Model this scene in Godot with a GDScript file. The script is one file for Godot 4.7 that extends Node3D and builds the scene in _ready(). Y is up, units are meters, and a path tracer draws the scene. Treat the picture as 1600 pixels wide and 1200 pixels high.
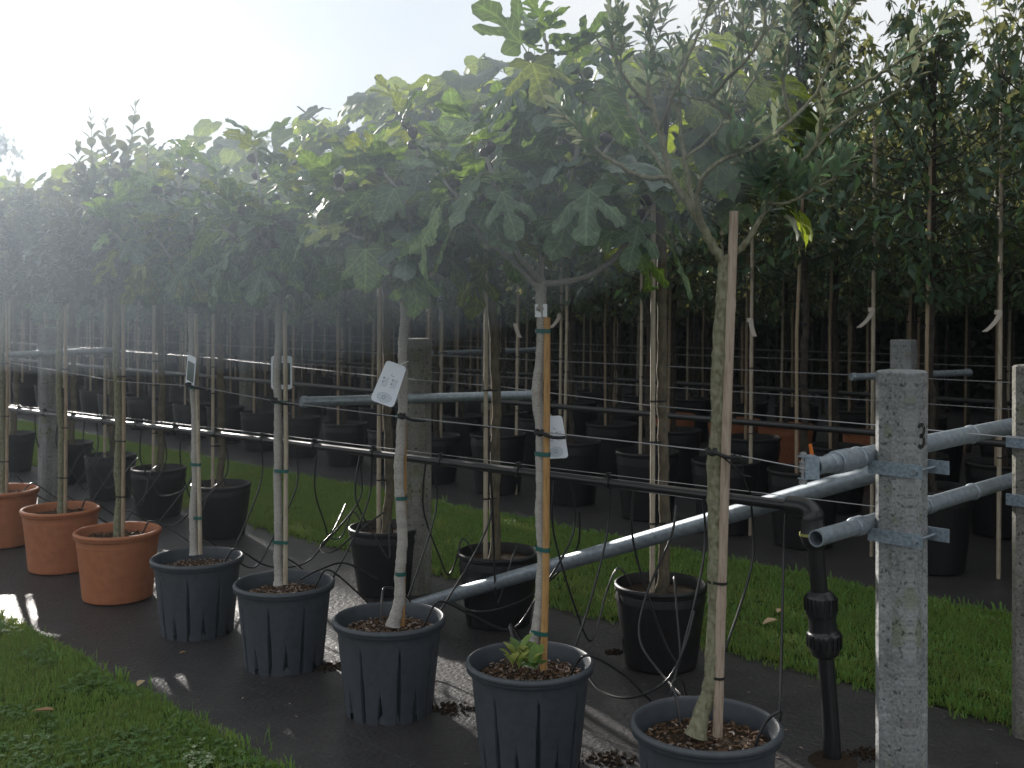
extends Node3D
# A tree nursery: standards in pots on weed mat, rows of taller trees behind, low back light.

const LENS := 1700.0      # focal length in units of 1/1600 picture width
const EYE := 1.59         # camera height

var rng := RandomNumberGenerator.new()
var counts := {}
var M := {}
var tex := {}

# ---------------------------------------------------------------- mesh builder
class MB:
	var v := PackedVector3Array()
	var uv := PackedVector2Array()
	var ix := PackedInt32Array()

	func vert(p: Vector3, t := Vector2.ZERO) -> int:
		v.append(p)
		uv.append(t)
		return v.size() - 1

	func tri(a: int, b: int, c: int) -> void:
		ix.append(a); ix.append(b); ix.append(c)

	func quad(a: int, b: int, c: int, d: int) -> void:
		tri(a, b, c); tri(a, c, d)

	func face(a: Vector3, b: Vector3, c: Vector3, d: Vector3) -> void:   # clockwise seen from its front
		var i := v.size()
		vert(a, Vector2(0, 0)); vert(b, Vector2(1, 0)); vert(c, Vector2(1, 1)); vert(d, Vector2(0, 1))
		quad(i, i + 1, i + 2, i + 3)

	func box(o: Vector3, ax: Vector3, ay: Vector3, az: Vector3) -> void:   # centre and half axes (right handed)
		face(o + az - ax + ay, o + az + ax + ay, o + az + ax - ay, o + az - ax - ay)
		face(o - az + ax + ay, o - az - ax + ay, o - az - ax - ay, o - az + ax - ay)
		face(o + ax + az + ay, o + ax - az + ay, o + ax - az - ay, o + ax + az - ay)
		face(o - ax - az + ay, o - ax + az + ay, o - ax + az - ay, o - ax - az - ay)
		face(o + ay - ax - az, o + ay + ax - az, o + ay + ax + az, o + ay - ax + az)
		face(o - ay - ax + az, o - ay + ax + az, o - ay + ax - az, o - ay - ax - az)

	func tube(path: Array, radii: Array, sides := 8, caps := true) -> void:
		var n := path.size()
		var t0: Vector3 = (path[1] - path[0]).normalized()
		var nn: Vector3 = t0.cross(Vector3.RIGHT if absf(t0.x) < 0.8 else Vector3.UP).normalized()
		var start := v.size()
		var along := 0.0
		for i in n:
			var t: Vector3
			if i == 0: t = t0
			elif i == n - 1: t = (path[i] - path[i - 1]).normalized()
			else: t = ((path[i] - path[i - 1]).normalized() + (path[i + 1] - path[i]).normalized()).normalized()
			if i > 0: along += (path[i] - path[i - 1]).length()
			nn = (nn - t * nn.dot(t)).normalized()
			var b := t.cross(nn)
			var r: float = radii[i] if i < radii.size() else radii[radii.size() - 1]
			for k in sides + 1:
				var a := TAU * k / sides
				vert(path[i] + (nn * cos(a) + b * sin(a)) * r, Vector2(float(k) / sides, along))
		var w := sides + 1
		for i in n - 1:
			for k in sides:
				var p := start + i * w + k
				quad(p, p + w, p + w + 1, p + 1)
		if caps:
			for e in 2:
				var c := vert(path[0] if e == 0 else path[n - 1])
				var s := v.size()
				var at: int = start + (0 if e == 0 else (n - 1) * w)
				for k in sides: vert(v[at + k])
				for k in sides:
					if e == 0: tri(c, s + k, s + (k + 1) % sides)
					else: tri(c, s + (k + 1) % sides, s + k)

	func lathe(profile: Array, segs: int, o := Vector3.ZERO) -> void:   # (radius, height) upwards on the outside; a repeated point makes an edge
		var rows := []
		for p in profile:
			var s := v.size()
			for k in segs + 1:
				var a := TAU * k / segs
				vert(o + Vector3(p.x * cos(a), p.y, p.x * sin(a)), Vector2(float(k) / segs, p.y))
			rows.append(s)
		for i in rows.size() - 1:
			if profile[i].is_equal_approx(profile[i + 1]): continue
			for k in segs:
				quad(rows[i] + k, rows[i] + k + 1, rows[i + 1] + k + 1, rows[i + 1] + k)

	func add(o: MB, x: Transform3D) -> void:
		var s := v.size()
		v.append_array(x * o.v)
		uv.append_array(o.uv)
		var j := o.ix.duplicate()
		for i in j.size(): j[i] += s
		ix.append_array(j)

	func surface(mesh: ArrayMesh, mat: Material) -> ArrayMesh:
		var n := PackedVector3Array()
		n.resize(v.size())
		for i in range(0, ix.size(), 3):
			var a := ix[i]
			var b := ix[i + 1]
			var c := ix[i + 2]
			var f := (v[c] - v[a]).cross(v[b] - v[a])
			n[a] += f; n[b] += f; n[c] += f
		# smooth over the seam of tubes and lathes: last of a ring coincides with its first
		for i in n.size(): n[i] = n[i].normalized() if n[i].length_squared() > 1e-24 else Vector3.UP
		var arr := []
		arr.resize(Mesh.ARRAY_MAX)
		arr[Mesh.ARRAY_VERTEX] = v
		arr[Mesh.ARRAY_NORMAL] = n
		arr[Mesh.ARRAY_TEX_UV] = uv
		arr[Mesh.ARRAY_INDEX] = ix
		mesh.add_surface_from_arrays(Mesh.PRIMITIVE_TRIANGLES, arr)
		mesh.surface_set_material(mesh.get_surface_count() - 1, mat)
		return mesh

	func done(mat: Material) -> ArrayMesh:
		return surface(ArrayMesh.new(), mat)

# ---------------------------------------------------------------- places and naming
func P(px: float, py: float, d: float) -> Vector3:      # where a sight line meets depth d
	return Vector3((px - 800.0) / LENS * d, EYE - (py - 475.0) / LENS * d, -d)

func R(u: float, vv: float, y := 0.0) -> Vector3:       # u metres along the rows, vv metres across them
	return Vector3((vv - u) * 0.70711, y, -(u + vv) * 0.70711)

func numbered(called: String, owner_id := 0) -> String:
	var key := "%d/%s" % [owner_id, called]
	var k: int = counts.get(key, 0)
	counts[key] = k + 1
	return called if k == 0 else "%s_%03d" % [called, k]

func tag(o: Node3D, label: String, category: String, group := "") -> void:
	o.set_meta("label", label)
	o.set_meta("category", category)
	if group: o.set_meta("group", group)

func thing(called: String, label: String, category: String, at := Vector3.ZERO, group := "") -> Node3D:
	var o := Node3D.new()
	o.name = numbered(called)
	add_child(o, true)
	o.position = at
	tag(o, label, category, group)
	return o

func single(called: String, mesh: Mesh, label: String, category: String, at := Vector3.ZERO, group := "") -> MeshInstance3D:
	var o := MeshInstance3D.new()
	o.name = numbered(called)
	o.mesh = mesh
	o.position = at
	add_child(o, true)
	tag(o, label, category, group)
	return o

func part(parent: Node3D, called: String, mesh: Mesh, x := Transform3D(), mat: Material = null) -> MeshInstance3D:
	var o := MeshInstance3D.new()
	o.name = numbered(called, parent.get_instance_id())
	o.mesh = mesh
	o.transform = x
	if mat: o.set_surface_override_material(0, mat)
	parent.add_child(o, true)
	return o

func structure(called: String, mesh: Mesh) -> MeshInstance3D:
	var o := MeshInstance3D.new()
	o.name = numbered(called)
	o.mesh = mesh
	add_child(o, true)
	o.set_meta("kind", "structure")
	return o

func copy_of(o: Node3D, called: String, at: Vector3, turn: float, label: String, group: String) -> Node3D:
	var c: Node3D = o.duplicate()
	c.name = numbered(called)
	add_child(c, true)
	c.position = at
	c.rotation.y = turn
	c.set_meta("label", label)
	c.set_meta("group", group)
	return c

func rnd(a: float, b: float) -> float:
	return rng.randf_range(a, b)

func away(y0 := -1.0, y1 := 1.0) -> Vector3:
	var a := rnd(0, TAU)
	var y := rnd(y0, y1)
	var s := sqrt(maxf(0, 1 - y * y))
	return Vector3(cos(a) * s, y, sin(a) * s)

func leaf_basis(dir: Vector3, up := Vector3.UP, roll := 0.0) -> Basis:
	var x := dir.normalized()
	var z := x.cross(up)
	if z.length() < 0.05: z = x.cross(Vector3(0.3, 0.1, 0.9))
	z = z.normalized()
	var y := z.cross(x)
	var b := Basis(x, y, z)
	return b.rotated(x, roll) if roll != 0.0 else b

func smooth_path(pts: Array, each := 4) -> Array:
	var out := []
	var n := pts.size()
	for i in n - 1:
		var p0: Vector3 = pts[maxi(i - 1, 0)]
		var p3: Vector3 = pts[mini(i + 2, n - 1)]
		for k in each:
			out.append(pts[i].cubic_interpolate(pts[i + 1], p0, p3, float(k) / each))
	out.append(pts[n - 1])
	return out

func along(path: Array, f: float) -> Vector3:
	var t := clampf(f, 0, 1) * (path.size() - 1)
	var i := mini(int(t), path.size() - 2)
	return path[i].lerp(path[i + 1], t - i)

func taper(n: int, a: float, b: float) -> Array:
	var out := []
	for i in n: out.append(lerpf(a, b, float(i) / maxi(n - 1, 1)))
	return out

# ---------------------------------------------------------------- materials
func noise_tex(called: String, freq: float, colors: Array, size := 512, octaves := 5, normal := 0.0, kind := FastNoiseLite.TYPE_SIMPLEX_SMOOTH) -> NoiseTexture2D:
	if tex.has(called): return tex[called]
	var n := FastNoiseLite.new()
	n.seed = called.hash() % 10000
	n.noise_type = kind
	n.frequency = freq
	n.fractal_octaves = octaves
	n.fractal_gain = 0.6
	var t := NoiseTexture2D.new()
	t.width = size
	t.height = size
	t.seamless = true
	t.noise = n
	if normal > 0:
		t.as_normal_map = true
		t.bump_strength = normal
	elif colors:
		var g := Gradient.new()
		var offs := PackedFloat32Array()
		var cols := PackedColorArray()
		for c in colors:
			offs.append(c[0])
			cols.append(Color(c[1], c[2], c[3]).linear_to_srgb())
		g.offsets = offs
		g.colors = cols
		t.color_ramp = g
	tex[called] = t
	return t

func mat(called: String, r: float, g: float, b: float, rough := 0.8, spec := 0.5) -> StandardMaterial3D:
	var m := StandardMaterial3D.new()
	m.resource_name = called
	m.albedo_color = Color(r, g, b).linear_to_srgb()
	m.roughness = rough
	m.metallic_specular = spec
	m.cull_mode = BaseMaterial3D.CULL_DISABLED
	M[called] = m
	return m

func surface_noise(m: StandardMaterial3D, albedo: Texture2D, normal: Texture2D, scale: Vector3, strength := 1.0, world := false) -> void:
	m.uv1_triplanar = true
	m.uv1_world_triplanar = world
	m.uv1_scale = scale
	if albedo: m.albedo_texture = albedo
	if normal:
		m.normal_enabled = true
		m.normal_texture = normal
		m.normal_scale = strength

func leaf_mat(called: String, r: float, g: float, b: float, rough: float, through: float, t: Texture2D = null) -> void:
	var m := mat(called, r, g, b, rough, 0.45)
	m.backlight_enabled = true
	if called.begins_with("olive"): m.metallic_specular = 0.22
	m.backlight = Color(through, through, through * (0.8 if called.begins_with("olive") else 0.6))
	if t: m.albedo_texture = t

func make_materials() -> void:
	var grey_var := noise_tex("grey_var", 0.012, [[0.25, 0.55, 0.55, 0.55], [0.5, 0.85, 0.85, 0.85], [0.75, 1.0, 1.0, 1.0]])
	var bark_n := noise_tex("bark_n", 0.02, [], 512, 5, 6.0)
	var fine_n := noise_tex("fine_n", 0.06, [], 512, 4, 4.0)
	var conc := concrete_image()
	var matw := noise_tex("mat_var", 0.006, [[0.2, 0.66, 0.63, 0.62], [0.45, 0.80, 0.78, 0.79], [0.62, 0.93, 0.91, 0.90], [0.8, 1.0, 0.97, 0.94]], 1024, 6)
	var m := mat("concrete", 0.35, 0.36, 0.36, 0.85, 0.4)
	surface_noise(m, conc, noise_tex("conc_n", 0.05, [], 512, 5, 5.0), Vector3(0.66, 0.66, 0.66), 0.5)
	m = mat("concrete_mossy", 0.29, 0.285, 0.25, 0.9, 0.3)
	surface_noise(m, conc, noise_tex("conc_n", 0.05, [], 512, 5, 5.0), Vector3(0.66, 0.66, 0.66), 0.5)
	m = mat("weed_mat", 0.036, 0.034, 0.035, 0.47, 0.5)
	surface_noise(m, matw, noise_tex("weave_n", 0.09, [], 512, 4, 3.0), Vector3(0.7, 0.7, 0.7), 0.35, true)
	m = mat("soil_ground", 0.035, 0.032, 0.022, 0.95, 0.2)
	surface_noise(m, grey_var, bark_n, Vector3(1.2, 1.2, 1.2), 1.0, true)
	m = mat("lawn_base", 0.028, 0.048, 0.008, 0.95, 0.2)
	surface_noise(m, grey_var, bark_n, Vector3(3, 3, 3), 1.0, true)
	mat("mat_line", 0.085, 0.085, 0.09, 0.7)
	m = mat("fig_bark", 0.38, 0.362, 0.338, 0.8, 0.3)
	surface_noise(m, noise_tex("fig_bark", 0.02, [[0.2, 0.62, 0.60, 0.57], [0.45, 0.86, 0.85, 0.84], [0.8, 1, 1, 1]]), bark_n, Vector3(5, 9, 5), 0.35)
	m = mat("fig_shoot", 0.13, 0.105, 0.085, 0.7, 0.3)
	surface_noise(m, grey_var, bark_n, Vector3(7, 5, 7), 0.4)
	m = mat("olive_bark", 0.22, 0.212, 0.15, 0.85, 0.3)
	surface_noise(m, noise_tex("olive_bark", 0.02, [[0.25, 0.5, 0.45, 0.4], [0.45, 0.75, 0.8, 0.7], [0.7, 1, 1, 1], [0.85, 1.0, 0.97, 1.0]]), bark_n, Vector3(6, 3, 6), 1.0)
	m = mat("brown_bark", 0.135, 0.115, 0.08, 0.85, 0.3)
	surface_noise(m, grey_var, bark_n, Vector3(6, 2, 6), 1.0)
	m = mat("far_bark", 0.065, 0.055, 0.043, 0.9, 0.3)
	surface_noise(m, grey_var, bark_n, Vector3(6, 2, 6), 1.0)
	var cane := noise_tex("cane", 0.012, [[0.25, 0.62, 0.58, 0.5], [0.5, 0.9, 0.9, 0.88], [0.8, 1, 1, 1]])
	m = mat("cane_orange", 0.42, 0.235, 0.085, 0.55)
	surface_noise(m, cane, fine_n, Vector3(14, 1.2, 14), 0.25)
	m = mat("cane_pink", 0.37, 0.295, 0.235, 0.6)
	surface_noise(m, cane, fine_n, Vector3(14, 1.2, 14), 0.3)
	m = mat("cane_pale", 0.42, 0.36, 0.28, 0.65)
	surface_noise(m, cane, fine_n, Vector3(14, 1.2, 14), 0.3)
	m = mat("cane_far", 0.33, 0.25, 0.17, 0.7)
	surface_noise(m, cane, fine_n, Vector3(12, 1.2, 12), 0.3)
	m = mat("pot_grey", 0.049, 0.058, 0.068, 0.5, 0.5)
	surface_noise(m, noise_tex("pot_dust", 0.01, [[0.25, 0.72, 0.74, 0.78], [0.5, 0.9, 0.9, 0.92], [0.78, 1, 1, 1]]), fine_n, Vector3(4, 4, 4), 0.12)
	m = mat("pot_black", 0.0145, 0.0135, 0.0145, 0.45, 0.4)
	surface_noise(m, grey_var, fine_n, Vector3(4, 4, 4), 0.1)
	m = mat("terracotta", 0.36, 0.135, 0.062, 0.62, 0.4)
	surface_noise(m, noise_tex("terra", 0.008, [[0.25, 0.82, 0.80, 0.80], [0.5, 0.94, 0.94, 0.94], [0.8, 1, 1, 1]]), fine_n, Vector3(4, 4, 4), 0.15)
	m = mat("soil", 0.045, 0.032, 0.022, 0.95, 0.2)
	surface_noise(m, grey_var, bark_n, Vector3(9, 9, 9), 1.0)
	mat("chip_brown", 0.10, 0.06, 0.035, 0.85, 0.3)
	mat("chip_pale", 0.27, 0.215, 0.185, 0.85, 0.3)
	m = mat("galvanised", 0.33, 0.37, 0.40, 0.46)
	m.metallic = 0.55
	surface_noise(m, noise_tex("zinc", 0.02, [[0.3, 0.62, 0.65, 0.68], [0.5, 0.85, 0.87, 0.9], [0.75, 1, 1, 1]]), fine_n, Vector3(3, 3, 3), 0.15)
	m = mat("galvanised_plate", 0.30, 0.36, 0.41, 0.5)
	m.metallic = 0.5
	surface_noise(m, tex["zinc"], fine_n, Vector3(6, 6, 6), 0.15)
	m = mat("black_plastic", 0.013, 0.013, 0.014, 0.32, 0.5)
	m = mat("black_tube", 0.014, 0.014, 0.015, 0.3, 0.5)
	mat("rubber", 0.010, 0.010, 0.010, 0.55, 0.4)
	mat("wire", 0.32, 0.32, 0.33, 0.45).metallic = 0.6
	mat("teal_tape", 0.012, 0.085, 0.075, 0.4)
	mat("label_white", 0.74, 0.76, 0.78, 0.45)
	mat("strip_paper", 0.55, 0.49, 0.42, 0.6)
	mat("stencil", 0.035, 0.034, 0.033, 0.9, 0.2)
	mat("orange_marker", 0.75, 0.2, 0.03, 0.5)
	mat("yellow_ring", 0.30, 0.30, 0.08, 0.6)
	var veins := vein_image()
	leaf_mat("fig_leaf", 0.18, 0.29, 0.155, 0.5, 0.85, veins)
	leaf_mat("fig_leaf_dark", 0.14, 0.215, 0.15, 0.45, 0.55, veins)
	leaf_mat("fig_leaf_fresh", 0.23, 0.37, 0.12, 0.5, 0.9, veins)
	leaf_mat("fig_leaf_yellow", 0.27, 0.33, 0.08, 0.55, 0.9, veins)
	mat("petiole", 0.22, 0.24, 0.09, 0.6)
	m = mat("fig_fruit", 0.040, 0.026, 0.030, 0.5)
	m = mat("fig_fruit_green", 0.07, 0.085, 0.035, 0.5)
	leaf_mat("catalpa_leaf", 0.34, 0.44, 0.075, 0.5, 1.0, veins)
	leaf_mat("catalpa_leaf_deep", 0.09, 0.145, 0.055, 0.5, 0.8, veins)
	leaf_mat("olive_leaf", 0.10, 0.185, 0.095, 0.5, 0.42)
	leaf_mat("olive_leaf_dark", 0.075, 0.135, 0.085, 0.45, 0.4)
	leaf_mat("olive_leaf_fresh", 0.125, 0.24, 0.08, 0.5, 0.5)
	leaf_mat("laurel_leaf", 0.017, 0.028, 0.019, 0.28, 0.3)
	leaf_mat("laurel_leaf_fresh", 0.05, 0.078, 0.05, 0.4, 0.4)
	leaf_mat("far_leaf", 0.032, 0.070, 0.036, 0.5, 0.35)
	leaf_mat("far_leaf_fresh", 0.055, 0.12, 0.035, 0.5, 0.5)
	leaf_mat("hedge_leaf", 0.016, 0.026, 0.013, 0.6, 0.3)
	leaf_mat("grass", 0.052, 0.155, 0.014, 0.5, 0.6)
	leaf_mat("grass_pale", 0.078, 0.140, 0.020, 0.6, 0.6)
	leaf_mat("clover", 0.05, 0.115, 0.022, 0.55, 0.5)
	leaf_mat("weed_leaf", 0.11, 0.20, 0.04, 0.5, 0.8)
	leaf_mat("dry_leaf", 0.24, 0.13, 0.06, 0.7, 0.4)
	leaf_mat("pale_leaf", 0.45, 0.33, 0.20, 0.7, 0.4)

func concrete_image() -> ImageTexture:      # cast concrete: cloudy tone, fine grain, small pits, weather streaks
	var size := 512
	var im := Image.create(size, size, false, Image.FORMAT_RGBA8)
	var n := FastNoiseLite.new()
	n.seed = 31
	n.frequency = 1.0
	n.fractal_octaves = 3
	for y in size:
		for x in size:
			var cloud := n.get_noise_2d(x * 0.012, y * 0.009)
			var streak := n.get_noise_2d(x * 0.05 + 300.0, y * 0.006)
			var grain := n.get_noise_2d(x * 0.25, y * 0.25 + 900.0)
			var pit := n.get_noise_2d(x * 0.11 + 77.0, y * 0.11 + 50.0)
			var low := float(y) / size
			var g := 0.80 + 0.12 * cloud + 0.09 * streak + 0.16 * grain
			g *= 1.0 - 0.4 * smoothstep(0.42, 0.52, pit + 0.1 * cloud)
			var moss := smoothstep(0.2, 0.55, n.get_noise_2d(x * 0.02 + 40.0, y * 0.015 + 9.0) + 0.1 * grain)
			im.set_pixel(x, y, Color(clampf(g * (1.0 - 0.12 * moss), 0.05, 1), clampf(g * (1.0 - 0.10 * moss), 0.05, 1), clampf(g * (1.0 - 0.2 * moss), 0.05, 1)))
	return ImageTexture.create_from_image(im)

func vein_image() -> ImageTexture:
	var segs := []
	var add_side := func(a: Vector2, b: Vector2, w: float) -> void:
		segs.append([a, b, w])
		segs.append([a * Vector2(1, -1), b * Vector2(1, -1), w])
	segs.append([Vector2(-0.1, 0), Vector2(1, 0), 0.014])
	add_side.call(Vector2(0, 0), Vector2(0.62, 0.50), 0.012)
	add_side.call(Vector2(0, 0), Vector2(0.02, 0.33), 0.009)
	for k in 6:
		var x := 0.22 + 0.12 * k
		add_side.call(Vector2(x, 0), Vector2(x + 0.15, 0.18), 0.006)
	for k in 4:
		var q := Vector2(0.62, 0.5) * (0.35 + 0.16 * k)
		add_side.call(q, q + Vector2(0.16, 0.01), 0.006)
		add_side.call(q, q + Vector2(0.0, 0.15), 0.006)
	var n := FastNoiseLite.new()
	n.frequency = 0.03
	n.seed = 5
	var size := 192
	var im := Image.create(size, size, false, Image.FORMAT_RGBA8)
	for y in size:
		for x in size:
			var p := Vector2(x / float(size) * 1.25 - 0.2, y / float(size) * 1.25 - 0.625)
			var k := 0.0
			for s in segs:
				var q := Geometry2D.get_closest_point_to_segment(p, s[0], s[1])
				k = maxf(k, 1.0 - smoothstep(s[2] * 0.5, s[2] * 1.6, p.distance_to(q)))
			var g := 0.74 + 0.13 * n.get_noise_2d(x, y) + 0.05 * n.get_noise_2d(x * 5, y * 5)
			im.set_pixel(x, y, Color(minf(1, g + 0.26 * k), minf(1, g + 0.22 * k), minf(1, g + 0.26 * k)))
	return ImageTexture.create_from_image(im)

# ---------------------------------------------------------------- leaves
func outline_of(half: Array, teeth: float, vary: float) -> PackedVector2Array:
	var pts := PackedVector2Array()
	for side in [1.0, -1.0]:
		var h := []
		for p in half: h.append(Vector2(p.x + rnd(-vary, vary), maxf(0.0, p.y * rnd(1 - vary * 3, 1 + vary * 3)) * side))
		h[0] = half[0]
		h[h.size() - 1] = half[half.size() - 1]
		var fine := []
		for i in h.size() - 1:
			var a: Vector2 = h[i]
			var b: Vector2 = h[i + 1]
			var a0: Vector2 = h[maxi(i - 1, 0)]
			var b1: Vector2 = h[mini(i + 2, h.size() - 1)]
			var k := maxi(1, int(a.distance_to(b) / 0.055))
			for j in k:
				var q := a.cubic_interpolate(b, a0, b1, float(j) / k)
				var nn := (b - a).orthogonal().normalized()
				fine.append(q + nn * teeth * (1.0 if (i + j) % 2 else -1.0) * rnd(0.4, 1.2))
		fine.append(h[h.size() - 1])
		if side < 0: fine.reverse()
		for i in fine.size():
			if side < 0 and (i == 0 or i == fine.size() - 1): continue
			pts.append(fine[i])
	return pts

func sheet_leaf(half: Array, teeth: float, vary: float, fold: float, droop: float, ripple: float, spacing: float, petiole: Array, mat_a: String, tip_curl := 0.0) -> ArrayMesh:
	var out := outline_of(half, teeth, vary)
	var pts := out.duplicate()
	var x := -0.2
	var row := 0
	while x < 1.0:
		var z := -0.65 + (spacing * 0.5 if row % 2 else 0.0)
		while z < 0.65:
			var q := Vector2(x, z)
			if Geometry2D.is_point_in_polygon(q, out):
				var ok := true
				for o in out:
					if o.distance_to(q) < spacing * 0.45:
						ok = false
						break
				if ok: pts.append(q)
			z += spacing
		x += spacing * 0.87
		row += 1
	var n := FastNoiseLite.new()
	n.frequency = 1.6
	n.seed = rng.randi() % 1000
	var mb := MB.new()
	for p in pts:
		var y := fold * absf(p.y) - droop * p.x * p.x - fold * 0.9 * p.y * p.y * 2.0 + ripple * n.get_noise_2d(p.x, p.y) * (0.3 + p.length()) + tip_curl * pow(maxf(p.x, 0), 3)
		mb.vert(Vector3(p.x, y, p.y), Vector2((p.x + 0.2) / 1.25, (p.y + 0.625) / 1.25))
	var t := Geometry2D.triangulate_delaunay(pts)
	for i in range(0, t.size(), 3):
		var c := (pts[t[i]] + pts[t[i + 1]] + pts[t[i + 2]]) / 3.0
		if not Geometry2D.is_point_in_polygon(c, out): continue
		var ar := (pts[t[i + 1]] - pts[t[i]]).cross(pts[t[i + 2]] - pts[t[i]])
		if absf(ar) < 1e-6: continue
		if ar > 0: mb.tri(t[i], t[i + 1], t[i + 2])
		else: mb.tri(t[i], t[i + 2], t[i + 1])
	var mesh := mb.done(M[mat_a])
	if petiole:
		var pt := MB.new()
		pt.tube(petiole, taper(petiole.size(), 0.011, 0.016), 4, false)
		pt.surface(mesh, M["petiole"])
	return mesh

func blade(length: float, width: float, fold: float, curl: float, segs := 3, belly := 0.5) -> MB:   # a plain ovate leaf
	var mb := MB.new()
	for i in segs + 1:
		var f := float(i) / segs
		var w := width * 0.5 * pow(sin(PI * clampf(pow(f, log(0.5) / log(belly)), 0.0, 1.0)), 0.8)
		if i == segs: w = 0.0
		if i == 0: w = width * 0.06
		var y := -curl * f * f * length
		mb.vert(Vector3(f * length, y + fold * w, -w), Vector2(f, 0))
		mb.vert(Vector3(f * length, y, 0), Vector2(f, 0.5))
		mb.vert(Vector3(f * length, y + fold * w, w), Vector2(f, 1))
	for i in segs:
		var a := i * 3
		mb.quad(a, a + 1, a + 4, a + 3)
		mb.quad(a + 1, a + 2, a + 5, a + 4)
	return mb

# ---------------------------------------------------------------- pots
func rim_profile(R1: float, h: float, wall: float, lip: float, soil: float, base_r: float) -> Array:
	var p := []
	p.append(Vector2(R1 - lip, h - 0.034))
	p.append(Vector2(R1 - lip, h - 0.034))
	p.append(Vector2(R1 - 0.003, h - 0.030))
	for k in 7:
		var a := -PI * 0.42 + PI * 0.92 * k / 6.0
		p.append(Vector2(R1 - 0.011 + 0.011 * cos(a), h - 0.012 + 0.012 * sin(a)))
	p.append(Vector2(R1 - lip - wall + 0.006, h - 0.001))
	p.append(Vector2(R1 - lip - wall, h - 0.010))
	p.append(Vector2(R1 - lip - wall - 0.002, h - 0.04))
	p.append(Vector2(R1 - lip - wall - 0.006, h - 0.042))
	p.append(Vector2(lerpf(base_r, R1 - lip, soil / h) - wall, soil))
	return p

func fluted_pot(seed_turn: float) -> ArrayMesh:     # grey container: tapering wall, long and short grooves, feet between the drain notches
	var mb := MB.new()
	var h := 0.365
	var R1 := 0.222
	var base_r := 0.170
	var segs := 288
	var ys := [0.0, 0.022, 0.045, 0.08, 0.115, 0.15, 0.19, 0.23, 0.262, 0.285, 0.305, h - 0.034]
	var groove := func(a: float, y: float) -> float:
		var deep := 0.0
		var k := fposmod(a / (TAU / 8.0), 1.0)          # eight long grooves
		var d := absf(k - 0.5) * TAU / 8.0
		var w := lerpf(0.046, 0.009, clampf(y / 0.27, 0, 1))
		if y < 0.275: deep = maxf(deep, 1.0 - smoothstep(w * 0.8, w, d))
		var d2 := absf(fposmod(k + 0.5, 1.0) - 0.5) * TAU / 8.0   # eight short ones
		var w2 := lerpf(0.066, 0.010, clampf(y / 0.10, 0, 1))
		if y < 0.105: deep = maxf(deep, 1.0 - smoothstep(w2 * 0.8, w2, d2))
		return deep
	var rows := []
	for y in ys:
		var s := mb.v.size()
		for k in segs + 1:
			var a: float = TAU * (k % segs) / segs
			var r: float = lerpf(base_r, R1 - 0.016, y / h) - 0.024 * groove.call(a, y)
			mb.vert(Vector3(r * cos(a + seed_turn), y, r * sin(a + seed_turn)))
		rows.append(s)
	for i in ys.size() - 1:
		for k in segs:
			var am := TAU * (k + 0.5) / segs
			if i == 0 and fposmod(am / (TAU / 8.0) + 0.5, 1.0) > 0.5 - 0.09 and fposmod(am / (TAU / 8.0) + 0.5, 1.0) < 0.5 + 0.09: continue   # drain notch
			mb.quad(rows[i] + k, rows[i] + k + 1, rows[i + 1] + k + 1, rows[i + 1] + k)
	mb.lathe(rim_profile(R1, h, 0.004, 0.016, 0.295, base_r), 96)
	mb.lathe([Vector2(0.0, 0.03), Vector2(base_r - 0.02, 0.03)], 32)
	mb.lathe([Vector2(base_r - 0.02, 0.03), Vector2(base_r - 0.012, 0.0)], 32)
	return mb.done(M["pot_grey"])

func clay_pot() -> ArrayMesh:
	var mb := MB.new()
	var h := 0.37
	var R1 := 0.228
	var prof := [Vector2(0, 0.004), Vector2(0.165, 0.004), Vector2(0.165, 0.004), Vector2(0.176, 0.006), Vector2(0.182, 0.016), Vector2(0.195, 0.16), Vector2(0.2100, 0.298), Vector2(0.2100, 0.298), Vector2(0.2120, 0.300), Vector2(0.2120, 0.304), Vector2(0.2110, 0.307), Vector2(0.2140, 0.334)]
	mb.lathe(prof, 72)
	mb.lathe(rim_profile(R1, h, 0.012, 0.013, 0.315, 0.178), 72)
	return mb.done(M["terracotta"])

func black_pot(h: float, R1: float, m := "pot_black") -> ArrayMesh:
	var mb := MB.new()
	var b := R1 * 0.78
	mb.lathe([Vector2(0, 0.004), Vector2(b - 0.008, 0.004), Vector2(b, 0.010), Vector2(lerpf(b, R1, 0.8), h * 0.8), Vector2(lerpf(b, R1, 0.8), h * 0.8), Vector2(lerpf(b, R1, 0.8) + 0.004, h * 0.81), Vector2(R1 - 0.012, h - 0.034)], 64)
	mb.lathe(rim_profile(R1, h, 0.004, 0.012, h - 0.055, b), 64)
	return mb.done(M[m])

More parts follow.
